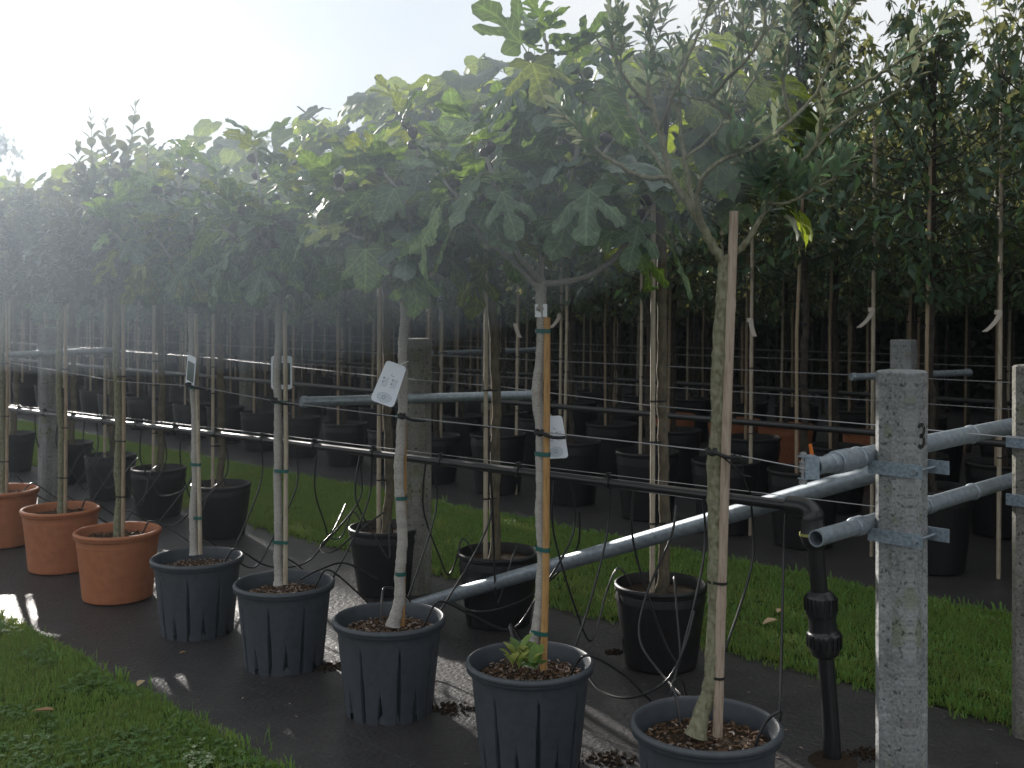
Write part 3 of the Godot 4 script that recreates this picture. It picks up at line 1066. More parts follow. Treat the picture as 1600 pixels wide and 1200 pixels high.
func build_frames() -> void:
	var p1 := post("pale concrete post with black stencilled 3 and two steel clamps", R(1.565, 3.31), 1.38, "concrete")
	clamp_on(p1, 1.075)
	clamp_on(p1, 0.862)
	stencil_three(p1)
	var p2 := post("concrete post cut off by the right edge of the photo", R(1.47, 4.19), 1.365, "concrete_mossy")
	clamp_on(p2, 1.085)
	clamp_on(p2, 0.872)
	post("mossy concrete post standing behind the fig with the tilted white label", R(4.62, 3.88), 1.40, "concrete_mossy")
	post("pale blue-grey concrete post at far left behind the terracotta pots", R(8.75, 3.52), 1.40, "concrete")
	post("concrete post in the back rows, its top showing above the post marked 3", P(1412, 475, 6.55) * Vector3(1, 0, 1), 1.375, "concrete")
	post("blurred concrete post among the back rows left of the fig with the orange cane", P(763, 475, 11.6) * Vector3(1, 0, 1), 1.39, "concrete")
	post("faint concrete post among far stems left of the fig with the dark picture label", P(384, 475, 13.5) * Vector3(1, 0, 1), 1.30, "concrete_mossy")
	var dv := R(0, 1).normalized()
	# upper rail: from its open end past the post to the second post
	var yu := 1.105
	var t := thing("steel_rail", "upper galvanised tube rail clamped to the post marked 3", "pipe rail", R(1.655, 2.93, yu))
	part(t, "tube", pipe_mesh([dv * 0.0, dv * 0.16], 0.026).done(M["galvanised"]))
	collar(t, dv * 0.10, dv, 0.030, 0.03)
	collar(t, dv * 0.17, dv, 0.036, 0.09)
	part(t, "tube", pipe_mesh([dv * 0.15, dv * 1.75], 0.031).done(M["galvanised"]))
	collar(t, dv * 0.265, dv, 0.036, 0.012)
	collar(t, dv * 0.60, dv, 0.038, 0.10)
	collar(t, dv * 1.14, dv, 0.035, 0.012)
	var br := MB.new()      # end bracket with a wire bolt
	br.box(Vector3(-0.012, 0.0, 0.02), Vector3(0.02, 0, 0.004), Vector3(0, 0.034, 0), Vector3(-0.0006, 0, 0.003))
	br.box(Vector3(-0.025, 0.033, 0.008), Vector3(0.022, 0, -0.012), Vector3(0, 0.002, 0), Vector3(0.006, 0, 0.011))
	br.box(Vector3(-0.025, -0.033, 0.008), Vector3(0.022, 0, -0.012), Vector3(0, 0.002, 0), Vector3(0.006, 0, 0.011))
	part(t, "end_bracket", br.done(M["galvanised_plate"]))
	var bo := MB.new()
	bo.tube([Vector3(-0.036, -0.048, 0.008), Vector3(-0.036, 0.045, 0.008)], [0.006], 8)
	bo.tube([Vector3(-0.036, -0.05, 0.008), Vector3(-0.036, -0.038, 0.008)], [0.012], 6)
	bo.tube([Vector3(-0.036, 0.036, 0.008), Vector3(-0.036, 0.043, 0.008)], [0.011], 6)
	for k in 4: bo.tube([Vector3(-0.036, 0.012 - 0.009 * k, 0.008), Vector3(-0.036, 0.018 - 0.009 * k, 0.008)], [0.011], 10)
	part(t, "wire_bolt", bo.done(M["wire"]))
	# lower rail
	t = thing("steel_rail", "lower galvanised tube rail with an open end beside the post marked 3", "pipe rail", R(1.65, 2.93, 0.892))
	part(t, "tube", pipe_mesh([Vector3.ZERO, dv * 0.75], 0.0255).done(M["galvanised"]))
	collar(t, dv * 0.255, dv, 0.031, 0.05)
	collar(t, dv * 0.76, dv, 0.031, 0.06)
	part(t, "tube", pipe_mesh([dv * 0.73, dv * 1.75], 0.028).done(M["galvanised"]))
	collar(t, dv * 1.14, dv, 0.032, 0.012)
	# brace
	var foot := R(4.35, 3.55, 0.02)
	var head := R(1.62, 3.55, 1.065)
	t = thing("steel_brace", "long galvanised brace tube slanting from the ground up behind the post marked 3", "brace", foot)
	part(t, "tube", pipe_mesh([Vector3.ZERO, head - foot], 0.033).done(M["galvanised"]))
	# cross rails of the other posts
	var others := [
		[P(470, 628, 5.55), P(838, 617, 6.35), 0.026, "galvanised cross rail on the mossy post, behind the tilted white label"],
		[P(-40, 557, 8.3), P(184, 547, 8.9), 0.026, "galvanised cross rail on the pale post at far left"],
		[P(1330, 589, 6.35), P(1516, 582, 6.75), 0.02, "thin galvanised cross rail just above the post marked 3"],
		[P(672, 553, 11.2), P(838, 547, 12.0), 0.03, "blurred galvanised cross rail among the back rows, behind the orange cane"],
	]
	for o in others:
		var a: Vector3 = o[0]
		var b: Vector3 = o[1]
		t = thing("steel_rail", o[3], "pipe rail", a)
		part(t, "tube", pipe_mesh([Vector3.ZERO, b - a], o[2]).done(M["galvanised"]))
		var d := (b - a).normalized()
		collar(t, d * 0.02, d, o[2] + 0.004, 0.03, "end_cap")
		collar(t, (b - a) - d * 0.02, d, o[2] + 0.004, 0.03, "end_cap")

func stencil_three(p: Node3D) -> void:
	# painted on the chamfer and face turned to the right: local +z side of the post
	var mb := MB.new()
	var s := 0.13
	for lobe in 2:
		var cy := 1.178 + 0.0175 - 0.035 * lobe
		var n := 26
		for i in n:
			var a0 := deg_to_rad(150.0 - 300.0 * i / n)
			var a1 := deg_to_rad(150.0 - 300.0 * (i + 1) / n)
			if lobe == 0 and i > n - 4: continue
			if lobe == 1 and i < 3: continue
			if i == 9: continue
			var ring := func(a: float, r: float) -> Vector3: return Vector3(-0.004 + cos(a) * r * 1.25, cy + sin(a) * r, s / 2 + 0.0012)
			mb.face(ring.call(a0, 0.0235), ring.call(a1, 0.0235), ring.call(a1, 0.0105), ring.call(a0, 0.0105))
	part(p, "stencilled_number", mb.done(M["stencil"]))

# ---------------------------------------------------------------- front row
func pot_thing(label: String, kind: String, at: Vector3, called := "plant_pot", group := "") -> Node3D:
	var t := thing(called, label, "plant pot", at, group)
	if kind == "grey":
		part(t, "container", fluted_pot(rnd(0, TAU)))
		var sl := part(t, "soil", soil_mesh(0.193, 0.300, 0.008))
		var c := part(sl, "bark_chips", chips_mesh(0.185, 0.304, 420, 0.0062, "chip_brown"))
		c.set_meta("kind", "stuff")
		c = part(sl, "bark_chips", chips_mesh(0.185, 0.306, 70 if "olive" in label else 230, 0.005, "chip_pale"))
		c.set_meta("kind", "stuff")
	else:
		part(t, "container", clay_pot())
		var sl := part(t, "soil", soil_mesh(0.190, 0.318, 0.008))
		var c := part(sl, "bark_chips", chips_mesh(0.185, 0.321, 260, 0.0075, "chip_brown"))
		c.set_meta("kind", "stuff")
	return t

func cane(label: String, path: Array, r: float, m: String, stem: Array, ties: Array, tie_m := "teal_tape", called := "bamboo_cane") -> Node3D:
	var base: Vector3 = path[0]
	var t := thing(called, label, "support cane", base)
	var loc := []
	for p in path: loc.append(p - base)
	part(t, "cane", cane_mesh(loc, r, m))
	for y in ties:
		var c1 := at_height(path, y)
		var c2 := at_height(stem, y)
		var b := band(c1 - base, r * 1.04, c2 - base, 0.0205, 0.015 if tie_m == "teal_tape" else 0.008)
		part(t, "tie", b.done(M[tie_m]))
	return t

func at_height(path: Array, y: float) -> Vector3:
	for i in path.size() - 1:
		if (path[i].y <= y and path[i + 1].y >= y):
			return path[i].lerp(path[i + 1], (y - path[i].y) / maxf(path[i + 1].y - path[i].y, 1e-4))
	return path[path.size() - 1]

func px(list: Array, d: float) -> Array:
	var out := []
	for q in list: out.append(P(q[0], q[1], d + (q[2] if q.size() > 2 else 0.0)))
	return out

func height_at(py: float, d: float) -> float:
	return EYE - (py - 475.0) / LENS * d

func build_front_row() -> void:
	var X := [0.569, 0.062, -0.482, -1.007, -1.53, -2.134, -2.708, -3.37, -3.98, -4.55, -5.12]
	var D := [3.19, 3.75, 4.27, 4.81, 5.29, 5.89, 6.53, 7.2, 7.85, 8.42, 9.0]
	var where := ["holding the olive tree, at the bottom of the photo", "holding the fig tied to the orange cane", "holding the fig with the tilted white label", "holding the fig with the dark picture label", "next to the terracotta pots"]
	for i in 5: pot_thing("grey fluted plastic pot " + where[i], "grey", Vector3(X[i], 0, -D[i]), "plant_pot", "grey pots of the front row")
	where = ["nearest terracotta coloured pot, next to the grey pots", "middle terracotta coloured pot of the front row", "terracotta coloured pot cut off by the left edge", "terracotta coloured pot just outside the left edge", "second terracotta coloured pot outside the left edge", "third terracotta coloured pot outside the left edge"]
	for i in 6: pot_thing(where[i], "clay", Vector3(X[i + 5], 0, -D[i + 5]), "plant_pot", "terracotta pots of the front row")

	# the five figs and the olive: trunk lines, limbs
	var d := 3.75
	var tr := px([[828, 1040], [838, 990], [845, 940], [846, 800], [845, 690], [841, 600], [846, 520], [844, 440]], d)
	fig_tree("fig tree tied to the bright orange cane", tr, 0.0215, 0.017, [
		px([[845, 445], [850, 380], [872, 322, 0.02], [880, 260, 0.05], [868, 180, 0.02], [858, 95, -0.03], [850, 52, -0.05]], d),
		px([[868, 190, 0.02], [842, 165, -0.05], [824, 140, -0.1], [832, 95, -0.12]], d),
		px([[843, 455], [822, 428, -0.03], [792, 400, -0.06], [750, 368, -0.1], [715, 308, -0.14], [692, 280, -0.16]], d),
		px([[840, 442], [808, 414, 0.08], [768, 360, 0.16], [742, 300, 0.2]], d),
		px([[850, 444], [930, 426, -0.08], [985, 372, -0.14], [1022, 315, -0.18]], d),
		px([[872, 322, 0.02], [912, 285, 0.1], [962, 215, 0.2]], d),
		px([[850, 385], [905, 330, -0.12], [938, 285, -0.2]], d),
		px([[845, 442], [800, 380, -0.15], [775, 300, -0.22], [760, 235, -0.26]], d),
		px([[872, 322], [900, 240, -0.1], [915, 150, -0.1], [905, 110, -0.1]], d),
		px([[850, 385], [820, 330, 0.1], [800, 250, 0.2], [790, 190, 0.25]], d),
	], 0.205, 10, 3, 0.46)
	cane("bright orange cane tied to a fig with dark green tape", px([[849, 1046, -0.03], [853, 900, -0.03], [854, 700, -0.03], [855, 496, -0.03]], d), 0.0118, "cane_orange", tr, [height_at(517, d), height_at(708, d), height_at(856, d), height_at(986, d)])

	d = 4.27
	tr = px([[615, 978], [626, 900], [627, 800], [625, 700], [629, 600], [631, 520], [632, 440]], d)
	fig_tree("fig tree with a tilted white care label on its stem", tr, 0.0215, 0.0165, [
		px([[632, 455], [640, 380], [655, 300], [650, 230, -0.05], [640, 200, -0.08]], d),
		px([[632, 455], [605, 355, -0.1], [575, 318, -0.15], [545, 302, -0.2], [522, 292, -0.2]], d),
		px([[632, 455], [600, 400, 0.1], [560, 340, 0.2], [535, 270, 0.25]], d),
		px([[632, 455], [680, 380, 0.1], [705, 310, 0.15], [712, 215, 0.2]], d),
		px([[632, 455], [660, 420, -0.15], [690, 380, -0.25], [715, 345, -0.3]], d),
		px([[628, 470], [600, 420, -0.15], [575, 380, -0.25], [545, 365, -0.3]], d),
		px([[632, 455], [595, 320, 0.15], [590, 240, 0.2]], d),
		px([[632, 445], [640, 340, -0.25], [600, 270, -0.3]], d),
		px([[632, 450], [670, 330, 0.0], [690, 240, -0.05]], d),
	], 0.205, 11, 3)
	cane("thin reddish cane behind the fig with the tilted label", px([[629, 978, 0.03], [632, 800, 0.035], [632, 640, 0.035]], d), 0.009, "cane_orange", tr, [height_at(650, d), height_at(778, d), height_at(896, d)])

	d = 4.81
	tr = px([[437, 913], [434, 860], [436, 700], [433, 600], [436, 500], [438, 445]], d)
	var fork := P(438, 450, d)
	var limbs := []
	for q in [[398, 232, -0.05], [450, 320, -0.2], [345, 350, -0.25], [340, 300, 0.1], [500, 300, 0.15], [428, 285, 0.2], [375, 335, -0.3], [490, 345, -0.2], [405, 365, -0.3], [455, 255, 0.05]]: limbs.append(limb_to(fork, P(q[0], q[1], d + q[2])))
	fig_tree("fig tree with a dark picture label behind its stem", tr, 0.019, 0.016, limbs, 0.20, 11, 3)
	cane("pale cane beside the fig with the dark picture label", px([[446, 913, -0.02], [447, 700, -0.02], [445, 486, -0.02]], d), 0.010, "cane_pale", tr, [height_at(628, d), height_at(735, d), height_at(846, d)])

	d = 5.29
	tr = px([[304, 866], [304, 700], [301, 600], [299, 455]], d)
	fork = P(299, 460, d)
	limbs = []
	for q in [[255, 295, -0.05], [285, 262, 0.05], [165, 352, -0.25], [335, 290, 0.1], [360, 360, -0.1], [235, 360, -0.3], [300, 345, -0.35], [215, 320, 0.15], [190, 330, -0.05], [300, 365, -0.3], [255, 380, 0.2]]: limbs.append(limb_to(fork, P(q[0], q[1], d + q[2])))
	fig_tree("fig tree nearest to the terracotta pots, a white tag seen edge on", tr, 0.019, 0.016, limbs, 0.20, 11, 3)
	cane("pale cane beside the fig nearest to the terracotta pots", px([[313, 866, -0.02], [310, 700, -0.02], [306, 490, -0.02]], d), 0.010, "cane_pale", tr, [height_at(605, d), height_at(725, d), height_at(808, d)])

	build_olive()
	build_laurels()

	# plants and tape in the pots
	var w := thing("weed_plant", "small light green weed growing in the pot of the orange cane", "weed", P(815, 1042, 3.62))
	for k in 26:
		var a := rnd(0, TAU)
		var dir := Vector3(cos(a), rnd(1.0, 2.6), sin(a)).normalized()
		part(w, "leaf", blade(rnd(0.05, 0.10), rnd(0.028, 0.042), 0.35, 0.25, 5, 0.62).done(M["weed_leaf" if k % 3 else "clover"]), Transform3D(leaf_basis(dir), Vector3(rnd(-0.035, 0.045), rnd(0, 0.03), rnd(-0.03, 0.03))))
	w = thing("weed_plant", "dark green broad-leaved seedling at the foot of the orange cane", "weed", P(832, 1046, 3.58))
	for k in 8:
		var a := rnd(0, TAU)
		part(w, "leaf", blade(rnd(0.03, 0.05), 0.03, 0.2, 0.2, 4, 0.55).done(M["clover"]), Transform3D(leaf_basis(Vector3(cos(a), rnd(0.1, 0.7), sin(a))), Vector3(rnd(-0.02, 0.03), 0.01, rnd(-0.02, 0.02))))

func shoot(leaves: Array, path: Array, gap: float, lift: float, opposite := true) -> void:    # leaf places along a shoot: [Transform3D-less: at, dir, size]
	var total := 0.0
	for i in path.size() - 1: total += (path[i + 1] - path[i]).length()
	var n := int(total / gap)
	var turn := rnd(0, TAU)
	for k in n + 1:
		var f := 1.0 - float(k) / maxi(n, 1) * 0.86
		var at := along(path, f)
		var axis := (along(path, minf(1, f + 0.03)) - along(path, f - 0.06)).normalized()
		var side := axis.cross(Vector3(cos(turn), 0.2, sin(turn))).normalized()
		turn += PI / 2 + rnd(-0.3, 0.3)
		var open := lerpf(0.25, 1.0, clampf(k / 4.0, 0, 1))
		leaves.append([at, (axis * lift + side * open).normalized(), lerpf(0.55, 1.0, clampf(k / 3.0, 0, 1)) * rnd(0.8, 1.15)])
		if opposite: leaves.append([at, (axis * lift - side * open).normalized(), lerpf(0.55, 1.0, clampf(k / 3.0, 0, 1)) * rnd(0.8, 1.15)])

func build_olive() -> void:
	var d := 3.19
	var tr := px([[1088, 1150, -0.02], [1098, 1105], [1112, 1050], [1116, 920], [1116, 810], [1121, 700], [1124, 560], [1130, 470], [1132, 400]], d)
	var base: Vector3 = tr[0]
	var t := thing("olive_tree", "olive tree with narrow grey-green leaves and a forked greenish stem", "olive tree", base)
	var loc := []
	for p in tr: loc.append(p - base)
	part(t, "trunk", trunk_mesh(loc, 0.0245, 0.022, "olive_bark", 0.12, 0.10, 0.012))
	var limbs := [
		[0.0145, 0.009, [[1131, 408], [1110, 378], [1088, 335], [1062, 300], [1046, 275], [1036, 225], [1022, 175], [1012, 130]]],
		[0.012, 0.006, [[1134, 405], [1160, 385], [1184, 350], [1200, 315]]],
		[0.007, 0.004, [[1200, 318], [1238, 270, 0.03], [1270, 232, 0.05], [1284, 185, 0.05], [1282, 120, 0.08]]],
		[0.009, 0.005, [[1086, 332], [1078, 290, 0.06], [1068, 240, 0.1], [1062, 180, 0.12], [1060, 110, 0.1]]],
		[0.008, 0.005, [[1046, 278], [1000, 275, -0.06], [955, 250, -0.1], [925, 228, -0.12], [905, 200, -0.1]]],
		[0.008, 0.004, [[1100, 362], [1090, 300, -0.05], [1120, 255, -0.1], [1180, 228, -0.1], [1235, 190, -0.05], [1275, 145], [1300, 90]]],
		[0.0065, 0.004, [[1196, 262, -0.05], [1170, 220, -0.05], [1135, 180, -0.02], [1105, 158], [1075, 152, 0.05]]],
		[0.006, 0.0035, [[1280, 160, 0.05], [1330, 140, 0.05], [1385, 110, 0.02], [1430, 80], [1455, 60]]],
		[0.006, 0.0035, [[1270, 232, 0.05], [1320, 190, 0.1], [1375, 160, 0.12], [1420, 130, 0.12]]],
		[0.006, 0.0035, [[1022, 175], [990, 140, -0.06], [965, 100, -0.1], [955, 60, -0.1]]],
		[0.006, 0.0035, [[1030, 205], [1050, 150, -0.1], [1075, 90, -0.15], [1100, 30, -0.15], [1112, 0, -0.15]]],
		[0.006, 0.0035, [[1062, 180, 0.12], [1030, 120, 0.15], [1015, 60, 0.18], [1020, 10, 0.2]]],
		[0.006, 0.0035, [[1235, 190, -0.05], [1225, 130, -0.08], [1232, 70, -0.1]]],
		[0.006, 0.0035, [[1135, 180], [1140, 130, 0.1], [1155, 70, 0.12]]],
		[0.005, 0.003, [[1200, 318], [1225, 318, -0.05], [1250, 308, -0.06], [1290, 285, -0.08], [1305, 280, -0.08]]],
		[0.006, 0.0035, [[1046, 275], [1010, 225, 0.15], [985, 180, 0.2], [970, 130, 0.25]]],
		[0.006, 0.0035, [[1110, 150], [1150, 110, -0.15], [1190, 60, -0.2], [1195, 20, -0.2]]],
		[0.006, 0.0035, [[1300, 100], [1310, 50], [1330, 10], [1345, -25]]],
		[0.006, 0.0035, [[1070, 250, 0.1], [1110, 215, 0.2], [1150, 170, 0.28], [1180, 120, 0.3]]],
	]
	var leaves := []
	for l in limbs:
		var pts := []
		for q in px(l[2], d): pts.append(q - base)
		var fine := smooth_path(pts, 6)
		for i in range(1, fine.size() - 1): fine[i] += away() * 0.003
		var mb := MB.new()
		mb.tube(fine, taper(fine.size(), l[0], l[1]), 8)
		part(t, "branch", mb.done(M["olive_bark"]))
		var thin: bool = l[0] < 0.0085
		var twigs := MB.new()
		var n := int(rnd(3.6, 6.6)) if thin else (3 if l[0] < 0.01 else 2)
		for k in n:
			var f := rnd(0.3, 1.0) if thin else rnd(0.7, 1.0)
			if k == 0: f = 1.0
			var p0 := along(fine, f)
			var axis := (along(fine, f) - along(fine, f - 0.1)).normalized()
			var dir := (axis * 0.7 + Vector3.UP * rnd(0.5, 1.3) + away() * 0.7).normalized()
			var ln := rnd(0.07, 0.17)
			var path := [p0, p0 + dir * ln * 0.5 + away() * 0.008, p0 + (dir + Vector3.UP * 0.25).normalized() * ln]
			path = smooth_path(path, 3)
			twigs.tube(path, taper(path.size(), 0.0026, 0.0013), 5, false)
			shoot(leaves, path, 0.021, 0.95)
		part(t, "twig", twigs.done(M["olive_bark"])).set_meta("kind", "stuff")
	# bunches on the low shoots of the right fork
	var forms := []
	for k in 6: forms.append(blade(1.0, rnd(0.30, 0.42), rnd(0.1, 0.5), rnd(-0.1, 0.22), 5, 0.55))
	var meshes := []
	for f in forms: meshes.append(f.done(M["olive_leaf"]))
	for k in 5:
		var p0: Vector3 = P([1195, 1185, 1210, 1265, 1245][k], [315, 290, 300, 300, 305][k], d - 0.04) - base
		for j in 3:
			var dir := (Vector3.UP + away() * 0.55).normalized()
			shoot(leaves, smooth_path([p0, p0 + dir * 0.06, p0 + dir * rnd(0.1, 0.15)], 3), 0.016, 0.9)
	var mats := ["olive_leaf", "olive_leaf", "olive_leaf_dark", "olive_leaf_fresh"]
	var rest := [MB.new(), MB.new()]
	var order := range(leaves.size())
	order.sort_custom(func(a, b): return leaves[a][0].z > leaves[b][0].z)
	var made := 0
	for i in order:
		var l: Array = leaves[i]
		var b := leaf_basis(l[1], Vector3.UP + away() * 0.5, rnd(-0.6, 0.6)) * Basis.from_scale(Vector3.ONE * 0.058 * l[2])
		var k := rng.randi() % forms.size()
		if made < 300 and i % 2 == 0:
			part(t, "leaf", meshes[k], Transform3D(b, l[0]), M[mats[rng.randi() % 4]])
			made += 1
		else: rest[rng.randi() % 2].add(forms[k], Transform3D(b, l[0]))
	part(t, "foliage", rest[0].done(M["olive_leaf"])).set_meta("kind", "stuff")
	part(t, "foliage", rest[1].done(M["olive_leaf_dark"])).set_meta("kind", "stuff")
	print("olive leaves ", leaves.size())
	cane("wide pinkish cane strapped to the olive stem with black ties", px([[1121, 1150, -0.02], [1128, 900, -0.02], [1136, 640, -0.02], [1147, 330, -0.02]], d), 0.0142, "cane_pink", tr, [height_at(908, d), height_at(1055, d)], "rubber")

func build_laurels() -> void:
	var X := [-2.134, -2.708, -3.37, -3.98, -4.55, -5.12]
	var D := [5.89, 6.53, 7.2, 7.85, 8.42, 9.0]
	var labels := ["dark evergreen ball tree in the nearest terracotta pot", "dark evergreen ball tree in the middle terracotta pot", "dark evergreen ball tree in the terracotta pot at the left edge", "dark evergreen ball tree reaching in over the left edge", "dark evergreen ball tree, second past the left edge", "dark evergreen ball tree, third past the left edge"]
	var leaf := blade(0.060, 0.035, 0.3, 0.25, 3, 0.55)
	var big := [blade(0.095, 0.050, 0.25, 0.2, 6, 0.58).done(M["laurel_leaf_fresh"]), blade(0.085, 0.046, 0.4, 0.1, 6, 0.58).done(M["laurel_leaf_fresh"])]
	for i in 6:
		var base := Vector3(X[i], 0.31, -D[i])
		var t := thing("evergreen_tree", labels[i], "evergreen tree", base, "evergreen ball trees in terracotta pots")
		var fork := Vector3(rnd(-0.02, 0.02), 1.35, rnd(-0.02, 0.02))
		part(t, "trunk", trunk_mesh([Vector3.ZERO, Vector3(0.005, 0.4, 0), Vector3(-0.005, 0.9, 0.01), fork], 0.021, 0.017, "olive_bark", 0.1, 0.08, 0.012))
		var br := MB.new()
		var crown := MB.new()
		var c := Vector3(0, 1.62, 0)
		for k in 70:
			var dir := away(-0.75, 1.0)
			var tip := c + dir * Vector3(0.40, 0.36, 0.40) * rnd(0.75, 1.1)
			var mid := fork.lerp(tip, 0.5) + away() * 0.03
			if k < 30: br.tube(smooth_path([fork, mid, tip], 3), [0.006, 0.005, 0.004, 0.003, 0.003, 0.002, 0.002], 5, false)
			for j in 42:
				var f := 1.0 - pow(rng.randf(), 1.6) * 0.62
				var at := fork.lerp(tip, f) + away() * 0.06
				var ld := (dir * 0.7 + away() + Vector3.UP * 0.25).normalized()
				crown.add(leaf, Transform3D(leaf_basis(ld, Vector3.UP + away() * 0.8) * Basis.from_scale(Vector3.ONE * rnd(0.7, 1.25)), at))
		part(t, "branches", br.done(M["olive_bark"])).set_meta("kind", "stuff")
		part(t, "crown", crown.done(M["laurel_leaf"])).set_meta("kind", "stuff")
		var tips := []
		if i == 0: tips = [P(212, 168, 5.85), P(232, 205, 5.95), P(172, 215, 5.8)]
		elif i == 1: tips = [P(142, 180, 6.4), P(165, 195, 6.3), P(122, 232, 6.4)]
		else: tips = [c + base + Vector3(rnd(-0.2, 0.2), 0.45, 0)]
		for tip in tips:
			var top: Vector3 = tip - base
			var root := top - Vector3(rnd(-0.05, 0.05), rnd(0.28, 0.36), rnd(-0.03, 0.03))
			var path := smooth_path([root, root.lerp(top, 0.5) + away() * 0.01, top], 4)
			var sm := MB.new()
			sm.tube(path, taper(path.size(), 0.004, 0.0018), 6, false)
			part(t, "shoot", sm.done(M["olive_bark"]))
			var ls := []
			shoot(ls, path, 0.050, 0.9)
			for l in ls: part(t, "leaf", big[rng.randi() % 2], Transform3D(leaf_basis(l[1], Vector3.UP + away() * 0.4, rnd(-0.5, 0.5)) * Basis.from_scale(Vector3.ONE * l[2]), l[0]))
		if i < 3: cane(["brown cane tied to the ball tree in the nearest terracotta pot", "brown cane tied to the ball tree in the middle terracotta pot", "brown cane tied to the ball tree at the left edge"][i], [base + Vector3(0.035, 0, 0.02), base + Vector3(0.04, 0.7, 0.02), base + Vector3(0.035, 1.3, 0.02)], 0.010, "cane_far", [base, base + Vector3(0, 1.4, 0)], [0.55, 0.85, 1.2], "rubber")

# ---------------------------------------------------------------- second row: broad-leaved trees with flat heads
func build_second_row() -> void:
	var heart := [Vector2(0, 0), Vector2(-0.09, 0.10), Vector2(-0.12, 0.24), Vector2(-0.04, 0.38), Vector2(0.12, 0.46), Vector2(0.30, 0.46), Vector2(0.50, 0.37), Vector2(0.70, 0.23), Vector2(0.87, 0.09), Vector2(1.0, 0.0)]
	var leaves := []
	for k in 6: leaves.append(sheet_leaf(heart, 0.008, 0.015, rnd(0.05, 0.35), rnd(0.1, 0.4), rnd(0.08, 0.2), 0.16, [Vector3.ZERO, Vector3(-0.2, -0.06, 0), Vector3(-0.4, -0.2, 0)], "catalpa_leaf"))
	var potm := black_pot(0.36, 0.205)
	var soil := soil_mesh(0.185, 0.31, 0.008)
	var list := [
		[1032, 4.81, "just left of the brace, behind the olive", 190],
		[779, 5.43, "behind the fig with the orange cane", 190],
		[602, 6.03, "behind the fig with the tilted label", 180],
		[345, 7.47, "behind the fig nearest to the terracotta pots", 150],
		[248, 8.2, "behind the nearest terracotta pot", 0],
		[173, 8.9, "behind the middle terracotta pot", 0],
		[108, 9.7, "far left, beside the pale concrete post", 0],
		[20, 10.4, "at the left edge behind the terracotta pots", 0],
		[-70, 11.1, "first past the left edge of the photo", 0],
		[-145, 11.75, "second past the left edge of the photo", 0],
		[-210, 12.4, "third past the left edge of the photo", 0],
		[-265, 13.1, "fourth past the left edge of the photo", 0],
	]
	for q in list:
		var at: Vector3 = P(q[0], 475, q[1]) * Vector3(1, 0, 1)
		var p := thing("plant_pot", "black plastic pot " + q[2], "plant pot", at, "black pots of the second row")
		part(p, "container", potm)
		part(p, "soil", soil)
		var base := at + Vector3(rnd(-0.02, 0.03), 0.31, rnd(-0.02, 0.02))
		var t := thing("umbrella_tree", "broad-leaved tree with a flat yellow-green head " + q[2], "tree", base, "flat-headed trees of the second row")
		var fork := Vector3(0, 1.85, 0)
		part(t, "trunk", trunk_mesh([Vector3.ZERO, Vector3(0.01, 0.6, 0), Vector3(-0.005, 1.2, 0.005), fork], 0.026, 0.020, "brown_bark", 0.15, 0.05, 0.02))
		var rest := MB.new()
		var rest_mesh := ArrayMesh.new()
		var tips := []
		for k in 12:
			var a := TAU * k / 12 + rnd(-0.2, 0.2)
			var r := rnd(0.25, 0.55)
			var tip := Vector3(cos(a) * r, rnd(2.08, 2.42), sin(a) * r)
			tips.append(tip)
			var mb := MB.new()
			var path := smooth_path([fork + Vector3(0, -0.03, 0), fork.lerp(tip, 0.45) + Vector3(0, 0.06, 0), tip], 5)
			mb.tube(path, taper(path.size(), 0.010, 0.004), 7)
			part(t, "branch", mb.done(M["brown_bark"]))
		var n: int = q[3] if q[3] > 0 else (240 if q[0] < 0 else 140)
		var merged := [MB.new(), MB.new()]
		for k in n:
			var r := sqrt(rng.randf()) * 0.60
			var a := rnd(0, TAU)
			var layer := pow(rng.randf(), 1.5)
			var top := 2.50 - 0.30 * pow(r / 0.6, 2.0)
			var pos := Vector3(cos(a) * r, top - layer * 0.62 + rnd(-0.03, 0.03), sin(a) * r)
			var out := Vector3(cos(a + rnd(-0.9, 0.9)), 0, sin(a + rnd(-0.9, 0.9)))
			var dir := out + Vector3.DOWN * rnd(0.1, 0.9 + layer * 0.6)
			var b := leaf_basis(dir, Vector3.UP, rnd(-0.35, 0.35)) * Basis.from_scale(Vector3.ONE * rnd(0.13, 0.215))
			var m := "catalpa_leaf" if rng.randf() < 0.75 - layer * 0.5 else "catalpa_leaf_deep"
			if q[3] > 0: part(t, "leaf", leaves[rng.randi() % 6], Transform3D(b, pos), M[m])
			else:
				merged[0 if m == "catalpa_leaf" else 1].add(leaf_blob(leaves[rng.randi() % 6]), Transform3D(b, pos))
		if q[3] == 0:
			part(t, "crown", merged[0].done(M["catalpa_leaf"])).set_meta("kind", "stuff")
			part(t, "crown", merged[1].done(M["catalpa_leaf_deep"])).set_meta("kind", "stuff")
		cane("grey-brown cane tied to the flat-headed tree " + q[2], [base + Vector3(-0.045, 0, 0.02), base + Vector3(-0.043, 1.0, 0.02), base + Vector3(-0.04, 1.75, 0.015)], 0.011, "cane_pale", [base, base + Vector3(0, 1.8, 0)], [0.62, 0.98, 1.16], "rubber")

var blob_cache := {}
func leaf_blob(m: ArrayMesh) -> MB:
	if not blob_cache.has(m):
		var a := m.surface_get_arrays(0)
		var mb := MB.new()
		mb.v = a[Mesh.ARRAY_VERTEX]
		mb.uv = a[Mesh.ARRAY_TEX_UV]
		mb.ix = a[Mesh.ARRAY_INDEX]
		blob_cache[m] = mb
	return blob_cache[m]

